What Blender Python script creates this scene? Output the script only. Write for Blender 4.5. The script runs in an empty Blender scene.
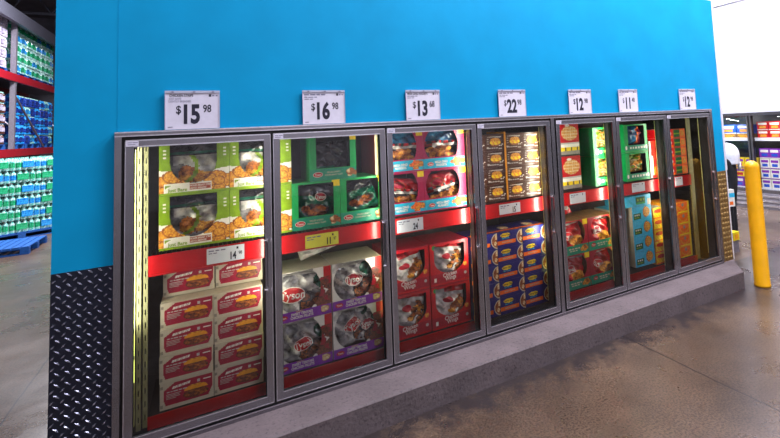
import bpy, math, random
from mathutils import Matrix, Vector
random.seed(7)
PI = math.pi
col = bpy.context.scene.collection
sc = bpy.context.scene

# ------------------------------------------------------------------ camera, world, lights, exposure
cd = bpy.data.cameras.new('camera')
cam = bpy.data.objects.new('camera', cd)
col.objects.link(cam)
Rm = [[0.8628455, 0.0040675, -0.5054514], [-0.5031518, -0.0887020, -0.8596338], [-0.0483311, 0.9960499, -0.0744895]]
M = Matrix(Rm).to_4x4()
M.translation = Vector((0.406, -3.305, 1.891))
cam.matrix_world = M
cd.sensor_fit = 'HORIZONTAL'
cd.sensor_width = 36
cd.lens = 460.84 / 780 * 36
cd.shift_x = (390 - 477.05) / 780
cd.shift_y = (90.83 - 219) / 780
cd.clip_end = 200
sc.camera = cam

w = bpy.data.worlds.new('store_ambient')
sc.world = w
w.use_nodes = True
bg = w.node_tree.nodes['Background']
bg.inputs[0].default_value = (0.80, 0.76, 0.92, 1)
bg.inputs[1].default_value = 0.16

def area(name, loc, size, power, colr=(1, 1, 1), target=None, sy=None):
    l = bpy.data.lights.new(name, 'AREA')
    l.shape = 'RECTANGLE'
    l.size = size
    l.size_y = sy or size
    l.energy = power
    l.color = colr
    o = bpy.data.objects.new(name, l)
    o.location = loc
    if target is not None:
        d = Vector(target) - Vector(loc)
        o.rotation_euler = d.to_track_quat('-Z', 'Y').to_euler()
    col.objects.link(o)
    return o

# high bay ceiling lamps of the store
COOL = (0.93, 0.92, 1.0)
area('ceiling_lamp', (6.0, -1.5, 6.6), 0.9, 430, COOL, sy=1.6)
area('ceiling_lamp', (3.0, -1.6, 6.6), 0.9, 270, COOL, sy=1.6)
area('ceiling_lamp', (-1.8, -2.5, 6.6), 0.9, 90, COOL, sy=1.6)
area('ceiling_lamp', (8.0, 2.2, 6.6), 0.9, 300, COOL, sy=1.6)
area('ceiling_lamp', (-1.4, 9.5, 6.4), 0.9, 1000, COOL, sy=1.6)
area('ceiling_lamp', (-2.0, 3.0, 6.6), 0.9, 180, COOL, sy=1.6)

area('ceiling_lamp', (3.5, -9.5, 6.6), 0.9, 190, COOL, sy=1.6)  # added to light the unseen wall that the steel rails reflect

sc.view_settings.view_transform = 'Standard'
sc.view_settings.look = 'None'
sc.view_settings.gamma = 1
sc.view_settings.exposure = 0.48

# ------------------------------------------------------------------ materials
def lin(h):
    h = h.lstrip('#')
    r = []
    for i in (0, 2, 4):
        c = int(h[i:i + 2], 16) / 255
        r.append(c / 12.92 if c <= 0.04045 else ((c + 0.055) / 1.055) ** 2.4)
    return (r[0], r[1], r[2], 1)

MATS = {}
def mat(name, hx, rough=0.5, metal=0.0, vary=0.12, scale=30, bump=0.0, bscale=60, hx2=None, spec=0.5, coat=0.0, stretch=None, detail=3):
    m = bpy.data.materials.new(name)
    m.use_nodes = True
    nt = m.node_tree
    b = nt.nodes['Principled BSDF']
    b.inputs['Roughness'].default_value = rough
    b.inputs['Metallic'].default_value = metal
    b.inputs['Specular IOR Level'].default_value = spec
    b.inputs['Coat Weight'].default_value = coat
    tc = nt.nodes.new('ShaderNodeTexCoord')
    src = tc.outputs['Object']
    if stretch:
        mp = nt.nodes.new('ShaderNodeMapping')
        mp.inputs['Scale'].default_value = stretch
        nt.links.new(src, mp.inputs[0])
        src = mp.outputs[0]
    n = nt.nodes.new('ShaderNodeTexNoise')
    n.inputs['Scale'].default_value = scale
    n.inputs['Detail'].default_value = detail
    nt.links.new(src, n.inputs['Vector'])
    rp = nt.nodes.new('ShaderNodeValToRGB')
    rp.color_ramp.elements[0].position = 0.35
    rp.color_ramp.elements[1].position = 0.65
    c = lin(hx)
    if hx2:
        a, d = c, lin(hx2)
    else:
        a = tuple(min(1, v * (1 - vary)) for v in c[:3]) + (1,)
        d = tuple(min(1, v * (1 + vary)) for v in c[:3]) + (1,)
    rp.color_ramp.elements[0].color = a
    rp.color_ramp.elements[1].color = d
    nt.links.new(n.outputs['Fac'], rp.inputs['Fac'])
    nt.links.new(rp.outputs['Color'], b.inputs['Base Color'])
    if bump:
        n2 = nt.nodes.new('ShaderNodeTexNoise')
        n2.inputs['Scale'].default_value = bscale
        n2.inputs['Detail'].default_value = 5
        nt.links.new(src, n2.inputs['Vector'])
        bp = nt.nodes.new('ShaderNodeBump')
        bp.inputs['Strength'].default_value = bump
        bp.inputs['Distance'].default_value = 0.01
        nt.links.new(n2.outputs['Fac'], bp.inputs['Height'])
        nt.links.new(bp.outputs['Normal'], b.inputs['Normal'])
    MATS[name] = m
    return m

def emit(name, hx, s):
    m = bpy.data.materials.new(name)
    m.use_nodes = True
    nt = m.node_tree
    b = nt.nodes['Principled BSDF']
    b.inputs['Base Color'].default_value = lin(hx)
    b.inputs['Emission Color'].default_value = lin(hx)
    b.inputs['Emission Strength'].default_value = s
    MATS[name] = m

mat('blue_paint', '0096cc', 0.6, spec=0.15, vary=0.05, scale=3, bump=0.05, bscale=25, detail=6)
mat('steel', '8b888e', 0.26, 0.85, vary=0.07, scale=5)
mat('chrome', 'dcd8e0', 0.26, 0.8, vary=0.08)
mat('black_gasket', '0c0b0e', 0.5)
mat('dark_liner', '1d1a1f', 0.6)
mat('liner', '4c474a', 0.55)
mat('standard_steel', '8f8e66', 0.5, 0.2)
mat('tread_plate', '343848', 0.34, 0.8, vary=0.1)
mat('tread_lug', 'b4b8cc', 0.25, 0.85, vary=0.1)  # bright lug highlights painted as a paler metal than the plate
mat('reflect_tint_plate', '80643a', 0.5, 0.35, vary=0.15)  # warm reflection of the yellow bollard put into the metal colour
mat('reflect_tint_lug', '9c8048', 0.45, 0.45, vary=0.15)  # same painted warm reflection, paler on the lugs
mat('white_trim', 'dcdbe6', 0.5, vary=0.03)
mat('white_wall', 'f2f0f8', 0.8, vary=0.02, scale=1.5)
mat('shelf_red', 'b8040e', 0.28, vary=0.10, scale=6, coat=0.3)
mat('shelf_wire', '6b6764', 0.4, 0.6)
mat('paper', 'dcd8ea', 0.5, vary=0.03)
mat('paper_tag', 'd5dbe6', 0.45, vary=0.03)
mat('yellow_tag', 'e6e04a', 0.45, vary=0.03)
mat('ink', '1a1830', 0.6)
mat('faint_ink', '7c7a94', 0.6)
mat('clear_plastic', 'b9bcd2', 0.15, vary=0.02)
mat('bollard_yellow', 'f0ac04', 0.42, vary=0.08, scale=5, bump=0.08, bscale=40)
mat('red', 'bd0a16', 0.35); mat('deep_red', 'a00b26', 0.35); mat('crimson', '9c0f34', 0.35)
mat('magenta', 'a00c48', 0.35); mat('cyan', '19a8cc', 0.35); mat('skyblue', '35b4e0', 0.35)
mat('blue', '1a4fc0', 0.35); mat('navy', '1b1a6e', 0.35); mat('purple', '7f22a8', 0.35)
mat('green', '0f9c50', 0.35); mat('teal', '0d8a6c', 0.35); mat('lime', '7fa010', 0.35)
mat('dark_green', '0b5a34', 0.35); mat('white', 'e9e4dc', 0.4, vary=0.04); mat('cream', 'c4b9a4', 0.5, vary=0.06)
mat('yellow', 'f2cf14', 0.35); mat('orange', 'ee6a10', 0.35); mat('amber', 'e89a1e', 0.35)
mat('brown_red', 'a8442e', 0.4); mat('black', '151216', 0.4); mat('carton_grey', '8f877c', 0.6)
mat('cardboard', '8a6238', 0.7, vary=0.2); mat('carton_dark', '2a2024', 0.6)
mat('grey_text', 'b9b3b0', 0.5)
mat('food_gold', 'b8640c', 0.5, scale=70, hx2='f0b03a')
mat('food_brown', '6a2c10', 0.5, scale=60, hx2='b86a28')
mat('food_dark', '3a140e', 0.5, scale=60, hx2='8a4426')
mat('food_pale', 'c99a60', 0.5, scale=60, hx2='f4dfb4')
mat('chocolate', '4a2a1c', 0.3, scale=12, vary=0.3)
mat('film_clear', '8d8780', 0.15, scale=18, hx2='d9d4cc', bump=0.5, bscale=22, spec=0.8)
mat('film_grey', '4a474c', 0.14, scale=16, hx2='c0bcbe', bump=0.5, bscale=18, spec=0.8)
mat('film_white', '8f8a88', 0.16, scale=14, hx2='f4f0ea', bump=0.5, bscale=20, spec=0.8)
mat('film_dark', '1c1a22', 0.14, scale=14, hx2='4a454c', bump=0.5, bscale=20, spec=0.9)
mat('film_red', '8e0c14', 0.16, scale=12, hx2='d8202a', bump=0.5, bscale=20, spec=0.8)
mat('film_green', '0b3a2c', 0.16, scale=12, hx2='18705a', bump=0.5, bscale=20, spec=0.8)
mat('film_blue', '12345c', 0.16, scale=12, hx2='2a86b8', bump=0.5, bscale=20, spec=0.8)
mat('water_clear', '3ab09e', 0.2, scale=30, hx2='cdeee8', spec=0.8)
mat('water_green', '0d8c58', 0.2, scale=30, hx2='38c488')
mat('water_blue', '0a6cc8', 0.2, scale=30, hx2='38b0ee')
mat('water_navy', '0e1c66', 0.2, scale=30, hx2='2850b8')
mat('water_grey', '8a8098', 0.2, scale=30, hx2='d8d0e4')
mat('rack_red', 'a01424', 0.45); mat('rack_steel', '8f8a94', 0.4, 0.5)
mat('pallet_blue', '0b4f9a', 0.6, vary=0.2)
mat('roof_dark', '6c6a72', 0.8, vary=0.2, scale=2); mat('roof_steel', '5a5a66', 0.5, 0.3)
mat('skin', 'b97a58', 0.5); mat('cloth_white', 'e8e6ee', 0.8, vary=0.04); mat('cloth_black', '14131a', 0.85)
mat('shoe_black', '0c0c10', 0.5)
emit('led_glow', 'f0ff80', 2.2)
mat('led_lens', 'd8d890', 0.3)

def floor_material():
    m = bpy.data.materials.new('polished_concrete')
    m.use_nodes = True
    nt = m.node_tree; N = nt.nodes; L = nt.links
    b = N['Principled BSDF']
    tc = N.new('ShaderNodeTexCoord')
    def noise(scale, detail=6, rough=0.6):
        n = N.new('ShaderNodeTexNoise')
        n.inputs['Scale'].default_value = scale
        n.inputs['Detail'].default_value = detail
        n.inputs['Roughness'].default_value = rough
        L.new(tc.outputs['Object'], n.inputs['Vector'])
        return n.outputs['Fac']
    def ramp(src, p0, c0, p1, c1):
        r = N.new('ShaderNodeValToRGB')
        r.color_ramp.elements[0].position = p0; r.color_ramp.elements[0].color = c0
        r.color_ramp.elements[1].position = p1; r.color_ramp.elements[1].color = c1
        L.new(src, r.inputs[0]); return r.outputs[0]
    def math_(op, a, bb=None, clamp=False):
        n = N.new('ShaderNodeMath'); n.operation = op; n.use_clamp = clamp
        for i, v in enumerate((a, bb)):
            if v is None: continue
            if isinstance(v, (int, float)): n.inputs[i].default_value = v
            else: L.new(v, n.inputs[i])
        return n.outputs[0]
    def mix(f, a, bb, bt='MIX'):
        n = N.new('ShaderNodeMix'); n.data_type = 'RGBA'; n.blend_type = bt
        if isinstance(f, (int, float)): n.inputs[0].default_value = f
        else: L.new(f, n.inputs[0])
        for i, v in ((6, a), (7, bb)):
            if isinstance(v, tuple): n.inputs[i].default_value = v
            else: L.new(v, n.inputs[i])
        return n.outputs[2]
    base = ramp(noise(0.9, 8, 0.65), 0.32, lin('42342c'), 0.68, lin('6c5849'))
    speck = ramp(noise(70, 4, 0.7), 0.40, (0.45, 0.45, 0.47, 1), 0.56, (1.12, 1.12, 1.12, 1))
    c = mix(1.0, base, speck, 'MULTIPLY')
    sep = N.new('ShaderNodeSeparateXYZ'); L.new(tc.outputs['Object'], sep.inputs[0])
    x, y = sep.outputs[0], sep.outputs[1]
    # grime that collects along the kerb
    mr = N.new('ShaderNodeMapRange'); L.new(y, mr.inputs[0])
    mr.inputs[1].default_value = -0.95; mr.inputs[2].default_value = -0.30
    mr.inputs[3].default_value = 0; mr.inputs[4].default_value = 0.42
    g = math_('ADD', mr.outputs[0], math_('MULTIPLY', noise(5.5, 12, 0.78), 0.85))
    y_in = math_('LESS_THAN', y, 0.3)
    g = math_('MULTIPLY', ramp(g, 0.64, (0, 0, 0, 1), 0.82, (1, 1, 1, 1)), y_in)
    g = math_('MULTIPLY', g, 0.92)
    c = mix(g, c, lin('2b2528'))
    # sawn joints
    d = math_('ADD', x, math_('MULTIPLY', math_('SUBTRACT', noise(2.2, 5), 0.5), 0.04))
    d = math_('PINGPONG', math_('ADD', d, 0.83), 2.175)
    j = math_('LESS_THAN', d, 0.006)
    c = mix(math_('MULTIPLY', j, 0.95), c, lin('1c181a'))
    L.new(c, b.inputs['Base Color'])
    rg = ramp(noise(1.3, 6), 0.35, (0.22, 0.22, 0.22, 1), 0.7, (0.42, 0.42, 0.42, 1))
    L.new(rg, b.inputs['Roughness'])
    bp = N.new('ShaderNodeBump'); bp.inputs['Strength'].default_value = 0.12; bp.inputs['Distance'].default_value = 0.004
    L.new(noise(45, 6), bp.inputs['Height']); L.new(bp.outputs[0], b.inputs['Normal'])
    MATS['floor'] = m

def kerb_material():
    m = mat('kerb_concrete', '62575a', 0.75, vary=0.16, scale=4, bump=0.35, bscale=40, detail=8)
    nt = m.node_tree; N = nt.nodes; L = nt.links
    b = N['Principled BSDF']
    old = b.inputs['Base Color'].links[0].from_socket
    tc = [n for n in N if n.bl_idname == 'ShaderNodeTexCoord'][0]
    n = N.new('ShaderNodeTexNoise'); n.inputs['Scale'].default_value = 48; n.inputs['Detail'].default_value = 8
    n.inputs['Roughness'].default_value = 0.7
    L.new(tc.outputs['Object'], n.inputs['Vector'])
    r = N.new('ShaderNodeValToRGB')
    r.color_ramp.elements[0].position = 0.34; r.color_ramp.elements[0].color = (0.48, 0.46, 0.50, 1)
    r.color_ramp.elements[1].position = 0.46; r.color_ramp.elements[1].color = (1.03, 1.02, 1.03, 1)
    L.new(n.outputs['Fac'], r.inputs[0])
    mx = N.new('ShaderNodeMix'); mx.data_type = 'RGBA'; mx.blend_type = 'MULTIPLY'; mx.inputs[0].default_value = 1
    L.new(old, mx.inputs[6]); L.new(r.outputs[0], mx.inputs[7]); L.new(mx.outputs[2], b.inputs['Base Color'])

def glass_material():
    m = bpy.data.materials.new('door_glass')
    m.use_nodes = True
    nt = m.node_tree; N = nt.nodes; L = nt.links
    N.remove(N['Principled BSDF'])
    out = N['Material Output']
    tr = N.new('ShaderNodeBsdfTransparent'); tr.inputs[0].default_value = (0.90, 0.91, 0.90, 1)
    gl = N.new('ShaderNodeBsdfGlossy'); gl.inputs['Roughness'].default_value = 0.03
    gl.inputs[0].default_value = (1, 1, 1, 1)
    fr = N.new('ShaderNodeFresnel'); fr.inputs[0].default_value = 1.5
    mu = N.new('ShaderNodeMath'); mu.operation = 'MULTIPLY'; mu.inputs[1].default_value = 1.0; mu.use_clamp = True
    mx = N.new('ShaderNodeMixShader')
    # faint wiping marks on the pane
    tc = N.new('ShaderNodeTexCoord'); nz = N.new('ShaderNodeTexNoise'); nz.inputs['Scale'].default_value = 6
    nz.inputs['Detail'].default_value = 7
    L.new(tc.outputs['Object'], nz.inputs['Vector'])
    df = N.new('ShaderNodeBsdfDiffuse'); df.inputs[0].default_value = (0.7, 0.68, 0.72, 1)
    mr = N.new('ShaderNodeMapRange'); mr.inputs[1].default_value = 0.4; mr.inputs[2].default_value = 0.8
    mr.inputs[3].default_value = 0.0; mr.inputs[4].default_value = 0.02
    L.new(nz.outputs['Fac'], mr.inputs[0])
    mx2 = N.new('ShaderNodeMixShader')
    L.new(fr.outputs[0], mu.inputs[0]); L.new(mu.outputs[0], mx.inputs[0])
    L.new(tr.outputs[0], mx.inputs[1]); L.new(gl.outputs[0], mx.inputs[2])
    L.new(mr.outputs[0], mx2.inputs[0]); L.new(mx.outputs[0], mx2.inputs[1]); L.new(df.outputs[0], mx2.inputs[2])
    L.new(mx2.outputs[0], out.inputs[0])
    MATS['glass'] = m
floor_material(); kerb_material(); glass_material()

# ------------------------------------------------------------------ mesh builder
_TXT = {}
TS = 0.80
def text_mesh(s, bold):
    k = (s, bold)
    if k not in _TXT:
        c = bpy.data.curves.new('t', 'FONT')
        c.body = s; c.size = 1.0; c.offset = bold; c.align_x = 'CENTER'; c.align_y = 'BOTTOM_BASELINE'
        c.resolution_u = 3
        o = bpy.data.objects.new('t', c)
        me = bpy.data.meshes.new_from_object(o)
        xs = [v.co.x for v in me.vertices]; mx_ = (min(xs) + max(xs)) / 2
        if bold is None or s == 'H': cap = 1.0
        else:
            if ('cap',) not in _TXT:
                ch_ = bpy.data.curves.new('t', 'FONT'); ch_.body = 'H'; ch_.size = 1.0; ch_.align_y = 'BOTTOM_BASELINE'
                oh = bpy.data.objects.new('t', ch_); mh = bpy.data.meshes.new_from_object(oh)
                _TXT[('cap',)] = max(v.co.y for v in mh.vertices)
                bpy.data.objects.remove(oh); bpy.data.curves.remove(ch_); bpy.data.meshes.remove(mh)
            cap = _TXT[('cap',)]
        _TXT[k] = ([((v.co.x - mx_) / cap, v.co.y / cap - 0.5) for v in me.vertices], [tuple(p.vertices) for p in me.polygons])
        bpy.data.objects.remove(o); bpy.data.curves.remove(c); bpy.data.meshes.remove(me)
    return _TXT[k]

class MB:
    def __init__(s): s.v = []; s.f = []; s.m = []; s.keys = []
    def mi(s, k):
        if k not in s.keys: s.keys.append(k)
        return s.keys.index(k)
    def poly(s, pts, k):
        n = len(s.v); s.v += [tuple(p) for p in pts]; s.f.append(tuple(range(n, n + len(pts)))); s.m.append(s.mi(k)); return s
    def raw(s, vs, fs, k):
        n = len(s.v); s.v += [tuple(p) for p in vs]; i = s.mi(k)
        for f in fs: s.f.append(tuple(a + n for a in f)); s.m.append(i)
        return s
    def box(s, x0, x1, y0, y1, z0, z1, k, top=None, side=None, skip=''):
        P = [(x0, y0, z0), (x1, y0, z0), (x1, y1, z0), (x0, y1, z0), (x0, y0, z1), (x1, y0, z1), (x1, y1, z1), (x0, y1, z1)]
        n = len(s.v); s.v += P
        for nm, f, kk in (('b', (0, 3, 2, 1), k), ('t', (4, 5, 6, 7), top or k), ('f', (0, 1, 5, 4), k), ('r', (1, 2, 6, 5), side or k), ('k', (2, 3, 7, 6), side or k), ('l', (3, 0, 4, 7), side or k)):
            if nm in skip: continue
            s.f.append(tuple(a + n for a in f)); s.m.append(s.mi(kk))
        return s
    def rect(s, x0, x1, z0, z1, y, k):
        return s.poly([(x0, y, z0), (x1, y, z0), (x1, y, z1), (x0, y, z1)], k)
    def ell(s, cx, cz, rx, rz, y, k, n=20, ang=0):
        c, q = math.cos(ang), math.sin(ang)
        P = []
        for i in range(n):
            a = 2 * PI * i / n; u, v = rx * math.cos(a), rz * math.sin(a)
            P.append((cx + u * c - v * q, y, cz + u * q + v * c))
        return s.poly(P, k)
    def text(s, t, x, z, size, y, k, sx=0.8, bold=0.02, ang=0, fn=None, exact=False):
        vs, fs = text_mesh(t, bold)
        size = size * TS if not exact else size
        c, q = math.cos(ang), math.sin(ang)
        P = []
        for a in vs:
            u, v = a[0] * size * sx, a[1] * size
            px, pz = x + u * c - v * q, z + u * q + v * c
            P.append((px, y if fn is None else fn(px, pz), pz))
        return s.raw(P, fs, k)
    def lathe(s, prof, cx, cy, n, k, cap=True):
        b = len(s.v); i = s.mi(k)
        for r, z in prof:
            for j in range(n):
                a = 2 * PI * j / n; s.v.append((cx + r * math.cos(a), cy + r * math.sin(a), z))
        for q in range(len(prof) - 1):
            for j in range(n):
                s.f.append((b + q * n + j, b + q * n + (j + 1) % n, b + (q + 1) * n + (j + 1) % n, b + (q + 1) * n + j)); s.m.append(i)
        if cap:
            s.f.append(tuple(b + (len(prof) - 1) * n + j for j in range(n))); s.m.append(i)
            s.f.append(tuple(b + j for j in reversed(range(n)))); s.m.append(i)
        return s
    def bar(s, p, q, r, k, n=8):
        p, q = Vector(p), Vector(q); d = (q - p)
        M_ = d.to_track_quat('Z', 'Y').to_matrix()
        b = len(s.v); i = s.mi(k)
        for e in (p, q):
            for j in range(n):
                a = 2 * PI * j / n; s.v.append(tuple(e + M_ @ Vector((r * math.cos(a), r * math.sin(a), 0))))
        for j in range(n):
            s.f.append((b + j, b + (j + 1) % n, b + n + (j + 1) % n, b + n + j)); s.m.append(i)
        s.f.append(tuple(b + n + j for j in range(n))); s.m.append(i)
        s.f.append(tuple(b + j for j in reversed(range(n)))); s.m.append(i)
        return s
    def art(s, w, h, fn, y=0.0, nx=None, nz=None, res=0.005, x0=0, z0=0):
        """front panel: cells coloured by fn(u, v); None leaves an opening"""
        nx = nx or max(4, round(w / res)); nz = nz or max(4, round(h / res))
        for j in range(nz):
            run = None
            for i in range(nx + 1):
                k = fn((i + .5) / nx, (j + .5) / nz) if i < nx else '#'
                if run is None: run = (i, k); continue
                if k != run[1]:
                    if run[1] is not None: s.rect(x0 + run[0] * w / nx, x0 + i * w / nx, z0 + j * h / nz, z0 + (j + 1) * h / nz, y, run[1])
                    run = (i, k)
        return s
    def mesh(s, name, smooth=False):
        me = bpy.data.meshes.new(name)
        me.from_pydata(s.v, [], s.f)
        for k in s.keys: me.materials.append(MATS[k])
        me.polygons.foreach_set('material_index', s.m)
        if smooth: me.polygons.foreach_set('use_smooth', [True] * len(s.f))
        me.update()
        return me
    def build(s, name, parent=None, loc=None, smooth=False, bevel=0):
        o = bpy.data.objects.new(name, s.mesh(name, smooth))
        col.objects.link(o)
        if parent: o.parent = parent
        if loc: o.location = loc
        if bevel:
            b = o.modifiers.new('b', 'BEVEL'); b.width = bevel; b.segments = 2; b.limit_method = 'ANGLE'
        return o

def tag(o, label=None, cat=None, group=None, kind=None):
    if label: o['label'] = label
    if cat: o['category'] = cat
    if group: o['group'] = group
    if kind: o['kind'] = kind
    return o
def empty(name, loc=(0, 0, 0), rz=0):
    o = bpy.data.objects.new(name, None); col.objects.link(o)
    o.location = loc; o.rotation_euler = (0, 0, rz); o.empty_display_size = 0.05
    return o
def copy_tree(o, parent=None):
    c = o.copy(); col.objects.link(c)
    if parent: c.parent = parent
    for ch in list(o.children): copy_tree(ch, c)
    return c

# ------------------------------------------------------------------ the setting
CZ = 0.185          # top of the kerb
BZ = 0.225          # bottom of the doors
b = MB(); b.box(-14, 16, -12, 22, -0.2, 0, 'floor'); tag(b.build('floor'), kind='structure')
b = MB(); b.box(-14, 16, -12, 22, 7.2, 7.35, 'roof_dark'); tag(b.build('ceiling'), kind='structure')

# concrete kerb with a chamfered corner
b = MB()
out = [(-0.31, -0.30), (5.40, -0.30), (5.76, 0.03), (5.76, 1.9), (-0.31, 1.9)]
ch = 0.012
inn = [(-0.31, -0.30 + ch), (5.395, -0.30 + ch), (5.748, 0.036), (5.748, 1.9), (-0.31, 1.9)]
n = 5
vs = [(x, y, 0) for x, y in out] + [(x, y, CZ - ch) for x, y in out] + [(x, y, CZ) for x, y in inn]
fs = [(i, (i + 1) % n, n + (i + 1) % n, n + i) for i in range(n)] + [(n + i, n + (i + 1) % n, 2 * n + (i + 1) % n, 2 * n + i) for i in range(n)] + [tuple(2 * n + i for i in range(n))]
b.raw(vs, fs, 'kerb_concrete')
tag(b.build('trim_1'), kind='structure')

# blue wall of the walk-in cooler: solid round the openings
ZT = 3.27; XL, XR = -0.309, 5.714
OX0, OX1, OZ1 = -0.035, 5.485, 1.94
b = MB()
b.box(XL, OX0, 0.0, 1.8, CZ, ZT, 'blue_paint')
b.box(OX1, XR, 0.0, 1.8, CZ, ZT, 'blue_paint')
b.box(OX0, OX1, 0.0, 1.8, OZ1, ZT, 'blue_paint')
b.box(OX0, OX1, 1.0, 1.8, CZ, OZ1, 'dark_liner')
b.box(-0.036, -0.0335, -0.0012, 0.0, 1.955, ZT, 'blue_paint')
tag(b.build('wall_front'), kind='structure')
b = MB(); b.box(XR, XR + 0.035, -0.006, 0.03, 1.22, ZT, 'white_trim'); b.box(XR, XR + 0.02, -0.006, 0.03, CZ, 1.22, 'white_trim')
tag(b.build('trim_2'), kind='structure')

def tread(name, x0, x1, z0, z1, base, lug, label, holes):
    b = MB()
    b.box(x0, x1, -0.004, 0.0, z0, z1, base)
    px_, pz_ = 0.0425, 0.0275
    nx = int((x1 - x0) / px_); nz = int((z1 - z0) / pz_)
    px = (x1 - x0) / nx; pz = (z1 - z0) / nz
    for i in range(nx):
        for j in range(nz):
            cx = x0 + (i + (.27 if j % 2 else .73)) * px; cz = z0 + (j + .5) * pz
            a = math.radians(42 if j % 2 else -42)
            l, t = 0.0175, 0.0052
            c, s = math.cos(a), math.sin(a)
            P = [(l, 0), (0, t), (-l, 0), (0, -t)]
            V = [(cx + u * c - v * s, -0.004, cz + u * s + v * c) for u, v in P]
            V += [(cx + u * .55 * c - v * .55 * s, -0.0088, cz + u * .55 * s + v * .55 * c) for u, v in P]
            b.raw(V, [(0, 1, 5, 4), (1, 2, 6, 5), (2, 3, 7, 6), (3, 0, 4, 7), (4, 5, 6, 7)], lug)
    return tag(b.build(name), label, 'metal guard')
tread('tread_plate_guard', XL, -0.047, CZ, 1.215, 'tread_plate', 'tread_lug', 'dark diamond tread metal plate covering the lower left wall beside the first freezer door', False)
tread('tread_plate_guard', 5.502, XR, CZ, 1.215, 'reflect_tint_plate', 'reflect_tint_lug', 'tread metal plate with painted warm reflection on the lower right end of the blue wall', True)

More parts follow.
